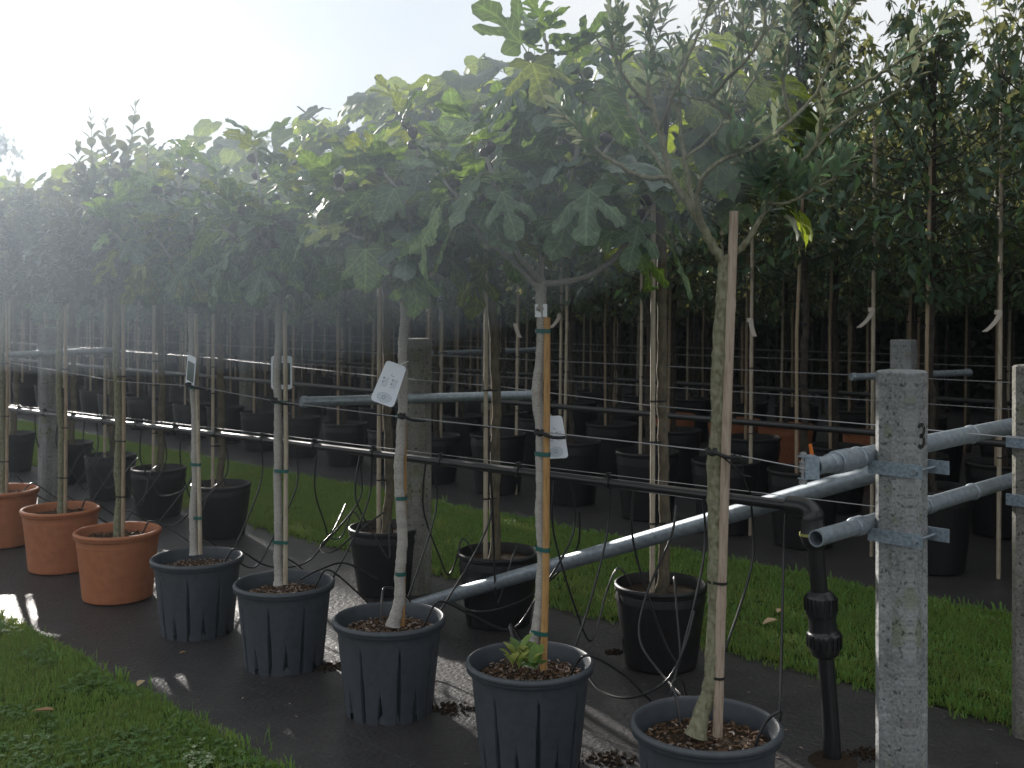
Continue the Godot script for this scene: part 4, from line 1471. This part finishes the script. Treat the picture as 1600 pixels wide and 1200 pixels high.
# ---------------------------------------------------------------- far rows
func far_crown(height: float, low: float, spread: float, n_branch: int, per: int, size: float) -> ArrayMesh:
	var leaf := blade(size, size * 0.46, 0.3, 0.35, 2, 0.45)
	var dark := MB.new()
	var fresh := MB.new()
	var wood := MB.new()
	wood.tube([Vector3(0, low - 0.1, 0), Vector3(rnd(-0.03, 0.03), lerpf(low, height, 0.5), rnd(-0.03, 0.03)), Vector3(rnd(-0.05, 0.05), height - 0.15, rnd(-0.05, 0.05))], [0.02, 0.014, 0.004], 6, false)
	for k in n_branch:
		var f := float(k) / n_branch
		var h := lerpf(low - 0.05, height - 0.35, f)
		var a := k * 2.4 + rnd(-0.4, 0.4)
		var reach: float = spread * (0.55 + 0.6 * sin(PI * clampf(f * 0.85 + 0.12, 0, 1))) * rnd(0.6, 1.15)
		reach *= lerpf(1.0, 0.42, smoothstep(0.45, 0.95, f))
		var p0 := Vector3(0, h, 0)
		var tip := p0 + Vector3(cos(a) * reach, rnd(0.15, 0.55) * (0.6 + f), sin(a) * reach)
		var mid := p0.lerp(tip, 0.5) + Vector3(0, -0.04, 0)
		var path := smooth_path([p0, mid, tip], 3)
		wood.tube(path, taper(path.size(), 0.007, 0.002), 4, false)
		for j in per:
			var q := 1.0 - pow(rng.randf(), 1.3) * 0.85
			var at := along(path, q) + away() * 0.045
			var d := (away() + Vector3.DOWN * 0.55 + Vector3(cos(a), 0, sin(a)) * 0.4).normalized()
			var b := leaf_basis(d, Vector3.UP + away() * 0.7) * Basis.from_scale(Vector3.ONE * rnd(0.65, 1.25))
			(dark if rng.randf() < 0.8 else fresh).add(leaf, Transform3D(b, at))
	for k in 5:       # thin leaders above the head
		var a := rnd(0, TAU)
		var p0 := Vector3(cos(a) * rnd(0, 0.3), height - 0.4, sin(a) * rnd(0, 0.3))
		var tip := p0 + Vector3(rnd(-0.15, 0.15), rnd(0.35, 0.75), rnd(-0.15, 0.15))
		wood.tube([p0, tip], [0.004, 0.0015], 4, false)
		for j in 13:
			var at := p0.lerp(tip, (j + 1) / 13.0)
			var d := Vector3(cos(j * 2.4), rnd(-0.5, 0.2), sin(j * 2.4))
			dark.add(leaf, Transform3D(leaf_basis(d) * Basis.from_scale(Vector3.ONE * rnd(0.6, 1.0)), at))
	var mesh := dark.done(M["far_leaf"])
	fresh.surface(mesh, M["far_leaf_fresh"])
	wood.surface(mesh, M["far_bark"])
	return mesh

func nth_word(n: int) -> String:
	var tens: int = n % 100
	return "%d%s" % [n, "th" if tens > 10 and tens < 14 else {1: "st", 2: "nd", 3: "rd"}.get(n % 10, "th")]

func build_far_rows() -> void:
	var crowns := []
	crowns.append(far_crown(3.75, 1.85, 0.60, 66, 27, 0.105))
	crowns.append(far_crown(3.55, 1.75, 0.64, 64, 28, 0.095))
	crowns.append(far_crown(3.95, 1.95, 0.56, 68, 27, 0.10))
	crowns.append(far_crown(3.65, 1.70, 0.66, 70, 26, 0.09))
	var protos := []
	for k in crowns.size():
		var t := Node3D.new()
		tag(t, "", "tree")
		t.set_meta("group", "")
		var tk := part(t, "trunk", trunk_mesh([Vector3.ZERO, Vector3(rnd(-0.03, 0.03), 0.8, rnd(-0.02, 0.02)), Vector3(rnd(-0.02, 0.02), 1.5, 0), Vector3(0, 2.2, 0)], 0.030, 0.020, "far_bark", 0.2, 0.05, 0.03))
		tk.name = "trunk"
		part(t, "crown", crowns[k]).set_meta("kind", "stuff")
		protos.append(t)
	var canes := []
	for k in 3:
		var c := Node3D.new()
		tag(c, "", "support cane")
		part(c, "cane", cane_mesh([Vector3.ZERO, Vector3(rnd(-0.03, 0.03), 1.1, 0.01), Vector3(rnd(-0.02, 0.05), 2.15, 0.02)], 0.0115, ["cane_far", "cane_pale", "cane_far"][k]))
		for y in [0.75, 1.16, 1.5]:
			part(c, "tie", band(Vector3(0, y, 0), 0.014, Vector3(0.045, y, -0.01), 0.028, 0.012).done(M["rubber"]))
		canes.append(c)
	var pots := []
	for k in 3:
		var c := Node3D.new()
		tag(c, "", "plant pot")
		part(c, "container", black_pot([0.50, 0.42, 0.46][k], [0.24, 0.22, 0.26][k], ["pot_black", "pot_black", "terracotta"][k]))
		part(c, "soil", soil_mesh([0.22, 0.20, 0.235][k], [0.445, 0.365, 0.405][k], 0.008))
		pots.append(c)
	var rows := [6.45, 7.7, 9.05, 10.4, 11.7, 13.0, 14.3, 15.8]
	var names := ["third", "fourth", "fifth", "sixth", "seventh", "eighth", "ninth", "tenth"]
	var mass := [[], [], [], []]
	for r in rows.size():
		var vv: float = rows[r]
		var u0 := -3.0
		var nth := 0
		var u1 := minf(vv * 2.95 + 1.0, 44.0)
		var u := u0 + rnd(0, 0.4)
		while u < u1:
			var at := R(u + rnd(-0.06, 0.06), vv + rnd(-0.06, 0.06))
			var right := u < vv * 1.05
			var base := at + Vector3(0, 0.0, 0)
			nth += 1
			var which := "%s from the right in the %s row" % [nth_word(nth), names[r]]
			var terra := r == 2 and u > 4.6 and u < 7.0
			if r < 4:
				var pk := 2 if terra else (0 if right else 1)
				copy_of(pots[pk], "plant_pot", at, rnd(0, TAU), ("terracotta coloured pot standing in the dark, " if terra else "black pot, ") + which, "terracotta pots in the back rows" if terra else "black pots of the %s row" % names[r])
			if r >= 5:
				var s5: float = rnd(0.94, 1.06) * (0.78 if u > 8.5 else (0.86 if u > 5.5 else 1.0))
				mass[rng.randi() % 4].append(Transform3D(Basis(Vector3.UP, rnd(0, TAU)) * Basis.from_scale(Vector3.ONE * s5), base))
				u += rnd(0.62, 0.82)
				continue
			var t := copy_of(protos[rng.randi() % protos.size()], "tall_tree", base, rnd(0, TAU), "tall thin-stemmed tree with dark leafy head, " + which, "tall trees of the %s row" % names[r])
			t.scale = Vector3.ONE * rnd(0.94, 1.06) * (0.78 if u > 8.5 else (0.86 if u > 5.5 else (0.95 if r < 2 else 0.9)))
			copy_of(canes[rng.randi() % 3], "bamboo_cane", at + Vector3(-0.06, 0.3 if r < 4 else 0.0, 0.05), rnd(-0.6, 0.6), "bamboo cane beside the stem, " + which, "canes of the %s row" % names[r])
			u += rnd(0.62, 0.82)
	var wood := Node3D.new()
	wood.name = "far_trees"
	add_child(wood, true)
	tag(wood, "mass of thin-stemmed leafy trees in the dark behind the fifth row", "trees")
	wood.set_meta("kind", "stuff")
	for k in 4:
		for which in ["trunk", "crown"]:
			var mm := MultiMesh.new()
			mm.transform_format = MultiMesh.TRANSFORM_3D
			mm.mesh = protos[k].get_node(which).mesh
			mm.instance_count = mass[k].size()
			for i in mass[k].size(): mm.set_instance_transform(i, mass[k][i])
			var o := MultiMeshInstance3D.new()
			o.name = numbered(which + "s", wood.get_instance_id())
			o.multimesh = mm
			wood.add_child(o, true)
			o.set_meta("kind", "stuff")
	for p in protos + canes + pots: p.free()
	# a far hedge closes the nursery
	var nh := 0
	var hedge := []
	var leaf := blade(0.20, 0.14, 0.3, 0.2, 2, 0.5)
	for k in 2:
		var mb := MB.new()
		for j in 4600:
			var y := rnd(0.02, 1.0)
			var w := 0.8 * (1.0 - 0.35 * y)
			var p := Vector3(rnd(-1, 1) * w, y * 4.2, rnd(-1, 1) * w)
			mb.add(leaf, Transform3D(leaf_basis(away() + Vector3.UP * 0.4, away()), p))
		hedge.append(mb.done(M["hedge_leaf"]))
	var u := -3.0
	while u < 52.0:
		nh += 1
		var t := thing("hedge_bush", "dense dark hedge bush behind the last row, %s from the right" % nth_word(nh), "hedge", R(u, (16.8 if nh % 2 else 17.7) + rnd(-0.25, 0.25)), "hedge at the far side")
		t.rotation.y = rnd(0, TAU)
		t.scale = Vector3(1, rnd(0.85, 1.1), 1)
		part(t, "foliage", hedge[rng.randi() % 2]).set_meta("kind", "stuff")
		u += rnd(0.5, 0.75)
	# lone tall tree at the left edge
	var big := thing("tall_tree", "distant tall tree at the left edge against the sky", "tree", P(-22, 475, 21) * Vector3(1, 0, 1))
	big.scale = Vector3.ONE * 0.6
	var mb := MB.new()
	mb.tube([Vector3.ZERO, Vector3(0.1, 3, 0), Vector3(0, 6.5, 0.1)], [0.3, 0.22, 0.08], 8)
	part(big, "trunk", mb.done(M["far_bark"]))
	var crown := MB.new()
	var l2 := blade(0.22, 0.11, 0.3, 0.3, 2, 0.45)
	for k in 90:
		var c := Vector3(rnd(-1, 1), 0, rnd(-1, 1))
		var y := rnd(2.4, 8.2)
		c = c.normalized() * rnd(0.2, 1.0) * 1.35 * sqrt(maxf(0.05, 1.0 - pow((y - 5.0) / 3.6, 2))) + Vector3(0, y, 0)
		for j in 45: crown.add(l2, Transform3D(leaf_basis(away() + Vector3.DOWN * 0.3) * Basis.from_scale(Vector3.ONE * rnd(0.6, 1.2)), c + away() * rnd(0, 0.42)))
	part(big, "crown", crown.done(M["far_leaf"])).set_meta("kind", "stuff")

# ---------------------------------------------------------------- wires, pipes and tubes
func line_thing(called: String, label: String, category: String, pts: Array, r: float, m: String, sides := 8, group := "") -> Node3D:
	var base: Vector3 = pts[0]
	var loc := []
	for p in pts: loc.append(p - base)
	var mb := MB.new()
	mb.tube(loc, [r], sides)
	return single(called, mb.done(M[m]), label, category, base, group)

func build_irrigation() -> void:
	# main pipe and its riser
	var main := [R(1.93, 3.43, 0.875), R(2.45, 3.43, 0.866), R(5.3, 3.43, 0.808), R(9.5, 3.43, 0.718), R(16, 3.43, 0.66)]
	var fine := smooth_path(main, 10)
	var t := thing("irrigation_pipe", "black water pipe hanging between the two potted rows, shining at left", "pipe", main[0])
	var mb := MB.new()
	var loc := []
	for p in fine: loc.append(p - main[0])
	mb.tube(loc, [0.0195], 16)
	part(t, "pipe", mb.done(M["black_plastic"]))
	var u := 2.35
	while u < 13.0:
		var p: Vector3 = pipe_at(fine, u) - main[0]
		var dir := R(1, 0).normalized()
		var cb := MB.new()
		cb.tube([p - dir * 0.012, p + dir * 0.012], [0.0245], 14)
		cb.box(p + Vector3(0, 0.03, 0), Vector3(0.009, 0, -0.009), Vector3(0, 0.012, 0), Vector3(0.004, 0, 0.004))
		part(t, "pipe_clip", cb.done(M["black_plastic"]))
		u += 0.52
	line_thing("support_wire", "thin wire just above the black water pipe", "wire", [R(1.6, 3.43, 0.915), R(5.3, 3.43, 0.845), R(9.5, 3.43, 0.75), R(16, 3.43, 0.69)], 0.0014, "wire", 6)
	# riser
	var d := 3.78
	var b := P(1301, 1190, d)
	b.y = 0.0
	t = thing("water_riser", "black water riser with thick union coupling, left of the post marked 3", "water pipe", b)
	var top := P(1271, 832, d) - b
	var at := func(f: float) -> Vector3: return Vector3(top.x * pow(f, 1.3), top.y * f, 0)
	mb = MB.new()
	var pts := []
	for i in 13: pts.append(at.call(i / 12.0))
	mb.tube(pts, [0.0305, 0.0295, 0.029, 0.0285], 20)
	part(t, "pipe", mb.done(M["black_plastic"]))
	mb = MB.new()
	var seq := [[0.455, 0.030], [0.47, 0.046], [0.50, 0.055], [0.54, 0.058], [0.562, 0.058], [0.566, 0.050], [0.575, 0.050], [0.578, 0.048], [0.63, 0.047], [0.633, 0.050], [0.645, 0.050], [0.648, 0.054], [0.715, 0.053], [0.735, 0.045], [0.745, 0.034]]
	pts = []
	var rr := []
	for s in seq:
		pts.append(at.call(s[0]))
		rr.append(s[1])
	mb.tube(pts, rr, 24)
	part(t, "union_coupling", mb.done(M["black_plastic"]))
	mb = MB.new()
	for k in 20:
		var a := TAU * k / 20
		for f in [0.53, 0.69]:
			mb.box(at.call(f) + Vector3(cos(a), 0, sin(a)) * (0.058 if f < 0.6 else 0.0545), Vector3(cos(a), 0, sin(a)) * 0.003, Vector3(0, 0.022, 0), Vector3(-sin(a), 0, cos(a)) * 0.003)
	part(t, "union_ribs", mb.done(M["black_plastic"]))
	mb = MB.new()
	mb.tube([at.call(0.93), at.call(0.95), at.call(0.985), at.call(1.0), at.call(1.01), at.call(1.06)], [0.03, 0.040, 0.047, 0.047, 0.042, 0.038], 24)
	part(t, "socket", mb.done(M["black_plastic"]))
	mb = MB.new()
	mb.tube([at.call(0.992), at.call(1.003)], [0.0485], 24)
	part(t, "socket_ring", mb.done(M["yellow_ring"]))
	var e: Vector3 = main[0] - b
	mb = MB.new()
	var el := smooth_path([at.call(1.02), at.call(1.06) + Vector3(0, 0.0, 0), Vector3(lerpf(e.x, top.x, 0.75), e.y - 0.018, lerpf(0, e.z, 0.3)), e + R(0.04, 0), e + R(0.11, 0)], 6)
	mb.tube(el, [0.034], 18)
	part(t, "elbow", mb.done(M["black_plastic"]))
	mb = MB.new()
	mb.tube([Vector3(0, 0.0, 0), Vector3(0, 0.012, 0), Vector3(0, 0.018, 0)], [0.085, 0.07, 0.035], 20)
	part(t, "base_soil", mb.done(M["soil"]))
	# pipes of the back rows
	line_thing("irrigation_pipe", "black water pipe along the third row", "pipe", [R(1.5, 6.1, 0.83), R(7.7, 6.1, 0.80), R(16, 6.1, 0.78), R(26, 6.1, 0.78)], 0.02, "black_plastic", 12)
	line_thing("irrigation_pipe", "black water pipe along the fifth row", "pipe", [R(2.5, 8.6, 0.83), R(14, 8.6, 0.80), R(28, 8.6, 0.78)], 0.02, "black_plastic", 12)
	# support wires
	line_thing("support_wire", "wire tying the front row of stems, fixed to the end of the upper rail", "wire", [R(1.655, 2.88, 1.105)] + px([[1118, 705, 3.2], [857, 676, 3.7], [632, 652, 4.22], [437, 628, 4.75], [303, 603, 5.25], [185, 596, 5.85], [95, 580, 6.5], [10, 566, 7.2], [-120, 552, 8.2]], 0.0), 0.002, "wire", 6)
	line_thing("support_wire", "wire tying the stems of the second row", "wire", [R(1.45, 4.12, 1.10)] + px([[1365, 664, 4.0], [1020, 634, 4.83], [779, 604, 5.45], [590, 588, 6.05], [340, 560, 7.5], [200, 549, 8.6], [90, 540, 9.7], [-60, 530, 11.5]], 0.0), 0.0024, "wire", 6)
	for r in [[6.3, 1.15, "third"], [6.3, 1.0, "third"], [7.7, 1.16, "fourth"], [9.05, 1.16, "fifth"]]:
		line_thing("support_wire", "dim wire along the %s row, %s strand" % [r[2], "upper" if r[1] > 1.1 else "lower"], "wire", [R(2.0, r[0], r[1]), R(10, r[0], r[1] - 0.02), R(25, r[0], r[1])], 0.0022, "wire", 6)
	# drip tubes: from the main pipe down and over the rims
	var front := [[0.569, 3.19, "olive pot"], [0.062, 3.75, "pot of the orange cane"], [-0.482, 4.27, "pot of the fig with the tilted label"], [-1.007, 4.81, "pot of the fig with the picture label"], [-1.53, 5.29, "grey pot next to the terracotta pots"], [-2.134, 5.89, "nearest terracotta pot"], [-2.708, 6.53, "middle terracotta pot"], [-3.37, 7.2, "terracotta pot at the left edge"]]
	var back := [[1032, 4.81, "black pot behind the olive"], [779, 5.43, "black pot behind the orange cane"], [602, 6.03, "black pot behind the tilted label"], [345, 7.47, "black pot behind the last grey pot"], [248, 8.2, "black pot behind the nearest terracotta pot"], [173, 8.9, "black pot behind the middle terracotta pot"]]
	for q in front:
		var c := Vector3(q[0], 0, -q[1])
		for k in 2: drip(fine, c, 0.222, 0.365, "thin black drip tube into the %s, %s one" % [q[2], ["left", "right"][k]], [-1, 1][k])
	for q in back:
		var c: Vector3 = P(q[0], 475, q[1]) * Vector3(1, 0, 1)
		for k in 2: drip(fine, c, 0.205, 0.36, "thin black drip tube into the %s, %s one" % [q[2], ["left", "right"][k]], [-1, 1][k])
	for q in [
		["long black drip tube sagging across the mat left of the black pot behind the olive", [[1057, 790, 4.2], [1048, 840, 4.15], [1010, 930, 4.05], [1000, 1000, 4.0], [1040, 1060, 3.85], [1080, 1100, 3.6]]],
		["black drip tube hanging in a wide loop beside the olive stem", [[1085, 955, 3.9], [1070, 1010, 3.85], [1040, 1065, 3.8], [985, 1090, 3.8], [940, 1080, 3.9], [915, 1050, 4.0]]],
		["black drip tube hanging in a loop between the two middle grey pots", [[540, 788, 5.6], [520, 830, 5.4], [500, 855, 5.3], [520, 862, 5.2], [560, 830, 5.4], [600, 800, 5.6]]],
		["black drip tube lying over the brace foot", [[690, 930, 5.4], [740, 955, 5.2], [800, 945, 5.1], [850, 915, 5.0], [900, 860, 4.9], [905, 800, 4.75]]],
		["black drip tube snaking over the mat to the pot of the picture label", [[590, 905, 5.3], [540, 880, 5.2], [500, 890, 5.0], [470, 905, 4.85]]],
	]:
		line_thing("drip_tube", q[0], "drip tube", smooth_path(px(q[1], 0.0), 7), 0.0048, "black_tube", 7, "drip tubes")

func pipe_at(fine: Array, u: float) -> Vector3:
	var best: Vector3 = fine[0]
	for i in fine.size() - 1:
		var a: float = (-fine[i].x - fine[i].z) * 0.70711
		var b: float = (-fine[i + 1].x - fine[i + 1].z) * 0.70711
		if u >= a and u <= b: return fine[i].lerp(fine[i + 1], (u - a) / maxf(b - a, 1e-5))
	return best

func drip(pipe: Array, c: Vector3, r: float, h: float, label: String, s: float) -> void:
	var u := (-c.x - c.z) * 0.70711
	var p0 := pipe_at(pipe, maxf(2.05, u + s * rnd(0.12, 0.34))) - Vector3(0, 0.02, 0)
	var to_pipe := Vector3(p0.x - c.x, 0, p0.z - c.z).normalized()
	var side := R(s, 0).normalized()
	var over := c + (to_pipe * 0.55 + side * rnd(0.4, 1.0)).normalized() * (r - 0.01)
	var soil := c + (to_pipe * 0.3 + side * 0.6).normalized() * (r * 0.62)
	soil.y = h - 0.065
	over.y = h + rnd(0.03, 0.07)
	var low := p0.lerp(over, 0.5) + side * rnd(-0.05, 0.15)
	low.y = rnd(0.12, 0.30)
	var near := over.lerp(low, 0.45)
	near.y = h + rnd(-0.10, 0.0)
	var pts := [p0, p0 + Vector3(rnd(-0.02, 0.02), -0.22, rnd(-0.02, 0.02)), p0.lerp(low, 0.6) * Vector3(1, 0, 1) + Vector3(0, lerpf(p0.y, low.y, 0.82), 0), low, near, over, soil.lerp(over, 0.4) + Vector3(0, 0.03, 0), soil]
	var fine := smooth_path(pts, 6)
	line_thing("drip_tube", label, "drip tube", fine, 0.0048, "black_tube", 7, "drip tubes")

# ---------------------------------------------------------------- small things
func build_small_things() -> void:
	var face_a := mat("care_label", 0.74, 0.76, 0.79, 0.4)
	face_a.albedo_texture = label_face(false)
	face_a.albedo_color = Color(0.97, 0.98, 1.0)
	var face_b := mat("picture_label", 0.8, 0.8, 0.8, 0.4)
	face_b.albedo_texture = label_face(true)
	face_b.albedo_color = Color(0.92, 0.94, 0.95)
	# care labels
	var t := thing("care_label", "white care label hanging tilted on the third stem from the right", "plant label", P(620, 568, 4.18))
	part(t, "card", card(0.088, 0.165, 0.014, face_a, 0.15), Transform3D(Basis(Vector3.UP, 0.18) * Basis(Vector3.BACK, -0.36), Vector3.ZERO))
	var mb := MB.new()
	mb.tube([Vector3(0.005, -0.012, 0.002), Vector3(0.02, 0.0, 0.004), Vector3(0.045, 0.008, 0)], [0.0012], 5)
	part(t, "string", mb.done(M["label_white"]))
	t = thing("care_label", "white care label behind the orange cane", "plant label", P(864, 650, 3.79))
	part(t, "card", card(0.075, 0.148, 0.012, face_a, 0.25), Transform3D(Basis(Vector3.UP, -0.35) * Basis(Vector3.BACK, 0.10), Vector3.ZERO))
	mb = MB.new()
	mb.tube([Vector3(0.0, -0.006, 0.002), Vector3(-0.02, 0.02, 0.03), Vector3(-0.04, 0.016, 0.03)], [0.0012], 5)
	part(t, "string", mb.done(M["label_white"]))
	t = thing("care_label", "picture label with dark print behind the second grey pot's stem from the left", "plant label", P(440, 556, 4.88))
	part(t, "card", card(0.094, 0.15, 0.012, face_b), Transform3D(Basis(Vector3.UP, 0.05), Vector3.ZERO))
	t = thing("care_label", "plant label seen nearly edge on, on the stem next to the terracotta pots", "plant label", P(300, 556, 5.2))
	part(t, "card", card(0.094, 0.145, 0.012, face_b), Transform3D(Basis(Vector3.UP, -0.85) * Basis(Vector3.BACK, -0.18), Vector3.ZERO))
	# white strip round the fig stem
	t = thing("stem_label", "small white paper label wrapped round the fig stem above the orange cane", "plant label", P(845, 485, 3.75))
	mb = MB.new()
	mb.tube([Vector3(0, -0.023, 0), Vector3(0, 0.022, 0)], [0.0206], 20, false)
	mb.box(Vector3(0.014, 0, 0.02), Vector3(0.007, 0, 0), Vector3(0, 0.022, 0), Vector3(0, 0, 0.0005))
	part(t, "strip", mb.done(M["label_white"]))
	mb = MB.new()
	mb.box(Vector3(-0.009, 0.001, 0.0205), Vector3(0.006, 0, 0), Vector3(0, 0.0016, 0), Vector3(0, 0, 0.0012))
	part(t, "printed_bar", mb.done(M["stencil"]))
	# paper strips on far stems
	var strips := [[1362, 484, 6.86, -1.0, "curled white strip label left of the post marked 3, on a back stem"], [1560, 488, 6.3, -1.0, "curled white strip label at the right edge, on a back stem"], [806, 508, 9.09, 0.4, "white strip label on a pale back stem left of the orange cane"], [874, 492, 8.74, -0.8, "small beige strip label right of the orange cane's top"], [688, 460, 9.77, -0.2, "long white label hanging among the back stems right of the mossy post"], [1172, 500, 7.48, 0.3, "small white strip label just right of the olive cane"]]
	for q in strips:
		var foot := P(q[0], 475, q[2]) * Vector3(1, 0, 1)
		var top: float = 2.75 if q[2] < 7.5 else 1.95
		cane("cane carrying the " + q[4].get_slice(",", 0), [foot, foot + Vector3(0.01, top * 0.5, 0), foot + Vector3(0.02, top, 0)], 0.0125, "cane_pale", [foot + Vector3(0.04, 0, -0.02), foot + Vector3(0.04, 3, -0.02)], [0.7, 1.15], "rubber")
		t = thing("strip_label", q[4], "plant label", P(q[0], q[1], q[2]))
		mb = MB.new()
		var n := 8
		var ln: float = 0.14 if q[2] < 7.5 else (0.30 if q[0] == 688 else 0.13)
		for i in n:
			var f0 := float(i) / n
			var f1 := float(i + 1) / n
			var c0 := Vector3(q[3] * 0.09 * pow(f0, 1.4), -ln * f0 * (1.0 - 0.2 * f0), 0.02)
			var c1 := Vector3(q[3] * 0.09 * pow(f1, 1.4), -ln * f1 * (1.0 - 0.2 * f1), 0.02)
			mb.face(c0 - Vector3(0.016, 0, 0), c0 + Vector3(0.016, 0, 0), c1 + Vector3(0.016, 0, 0), c1 - Vector3(0.016, 0, 0))
		mb.tube([Vector3(0, -0.012, 0), Vector3(0, 0.014, 0)], [0.022], 10, false)
		part(t, "strip", mb.done(M["label_white" if q[0] == 688 else "strip_paper"]))
	# tying rubber of the front wire
	for q in [[855, 678, 3.72, "black rubber tie holding the orange-cane fig to the wire"], [640, 652, 4.2, "black rubber tie holding the tilted-label fig to the wire"], [440, 627, 4.74, "black rubber tie holding the picture-label fig to the wire"], [305, 603, 5.22, "black rubber tie holding the fig beside the terracotta pots to the wire"], [1125, 708, 3.15, "black rubber tie with loose ends holding the olive to the wire"]]:
		t = thing("rubber_tie", q[3], "tie", P(q[0], q[1], q[2]), "rubber ties on the front wire")
		mb = MB.new()
		var k := 0.04
		mb.tube(smooth_path([Vector3(-k * 0.9, 0.006, 0.02), Vector3(-k * 0.4, 0.004, 0.032), Vector3(0.01, -0.006, 0.034), Vector3(k, -0.012, 0.01), Vector3(k * 1.5, -0.012, -0.002)], 4), [0.006, 0.0075, 0.007, 0.0075, 0.006], 8)
		mb.tube(smooth_path([Vector3(-k * 0.8, 0.012, 0.0), Vector3(-k * 1.0, 0.008, 0.014), Vector3(-k * 0.6, 0.0, 0.028), Vector3(-k * 0.45, 0.016, 0.02)], 4), [0.007], 8)
		part(t, "strap", mb.done(M["rubber"]))
		if q[0] == 1125:
			mb = MB.new()
			mb.tube(smooth_path([Vector3(-0.02, 0.01, 0.03), Vector3(0.03, -0.03, 0.03), Vector3(0.06, -0.06, 0.02), Vector3(0.085, -0.065, 0.02)], 5), [0.0028], 6)
			mb.tube(smooth_path([Vector3(0.035, 0.0, 0.02), Vector3(0.058, -0.02, 0.02), Vector3(0.068, -0.07, 0.01), Vector3(0.09, -0.115, 0.0), Vector3(0.13, -0.12, 0.0)], 5), [0.0022], 6)
			part(t, "loose_end", mb.done(M["rubber"]))
	# orange marker behind the rail end
	t = thing("marker_stick", "short orange plastic marker behind the end of the upper rail", "marker", P(1268, 726, 6.6))
	mb = MB.new()
	mb.tube([Vector3(0.012, -0.05, 0), Vector3(0.004, 0.05, 0), Vector3(-0.008, 0.125, 0)], [0.012, 0.014, 0.011], 8)
	part(t, "stick", mb.done(M["orange_marker"]))
	# fallen leaves
	for q in [[50, 1112, 0.10, "dry_leaf", "long dry brown leaf lying on the near lawn", -0.25], [1192, 976, 0.085, "pale_leaf", "pale fallen leaf on the far grass strip left of the riser", 0.3], [1215, 958, 0.05, "pale_leaf", "narrow pale fallen leaf beside the broader one on the far grass strip", 1.0], [280, 1013, 0.03, "dry_leaf", "tiny reddish leaf on the mat in front of the last grey pot", 0.5], [215, 1073, 0.05, "pale_leaf", "small yellowish fallen leaf at the lawn's edge", 1.4]]:
		var depth: float = LENS * (EYE - 0.03) / (q[1] - 475.0)
		var lf := blade(q[2], q[2] * (0.32 if q[2] > 0.09 else 0.6), 0.7, -0.15, 6, 0.5)
		var o := single("fallen_leaf", lf.done(M[q[3]]), q[4], "fallen leaf", P(q[0], q[1], depth) * Vector3(1, 0, 1) + Vector3(0, 0.032 if q[0] != 280 else 0.006, 0))
		o.rotation.y = q[5]
	# spilled soil
	for q in [[700, 1108, 0.16, "spilled soil crumbs beside the pot of the tilted-label fig"], [515, 1043, 0.13, "spilled soil crumbs beside the pot of the picture-label fig"], [955, 1190, 0.18, "spilled soil crumbs between the two nearest grey pots"], [1350, 1180, 0.14, "spilled soil crumbs at the foot of the black riser"], [960, 1020, 0.08, "small soil crumbs near the black pot behind the olive"]]:
		var depth: float = LENS * EYE / (q[1] - 475.0)
		mb = MB.new()
		for k in 90:
			var a := rnd(0, TAU)
			var r: float = q[2] * sqrt(rng.randf()) * rnd(0.4, 1.0)
			var s: float = rnd(0.002, 0.008) * (1.3 - r / q[2])
			var b := Basis(away(), rnd(0, TAU))
			mb.box(Vector3(r * cos(a), s * 0.5 + 0.001, r * sin(a) * 0.6), b.x * s, b.y * s * 0.7, b.z * s)
		var o := single("spilled_soil", mb.done(M["soil"]), q[3], "soil", P(q[0], q[1], depth) * Vector3(1, 0, 1))
		o.set_meta("kind", "stuff")
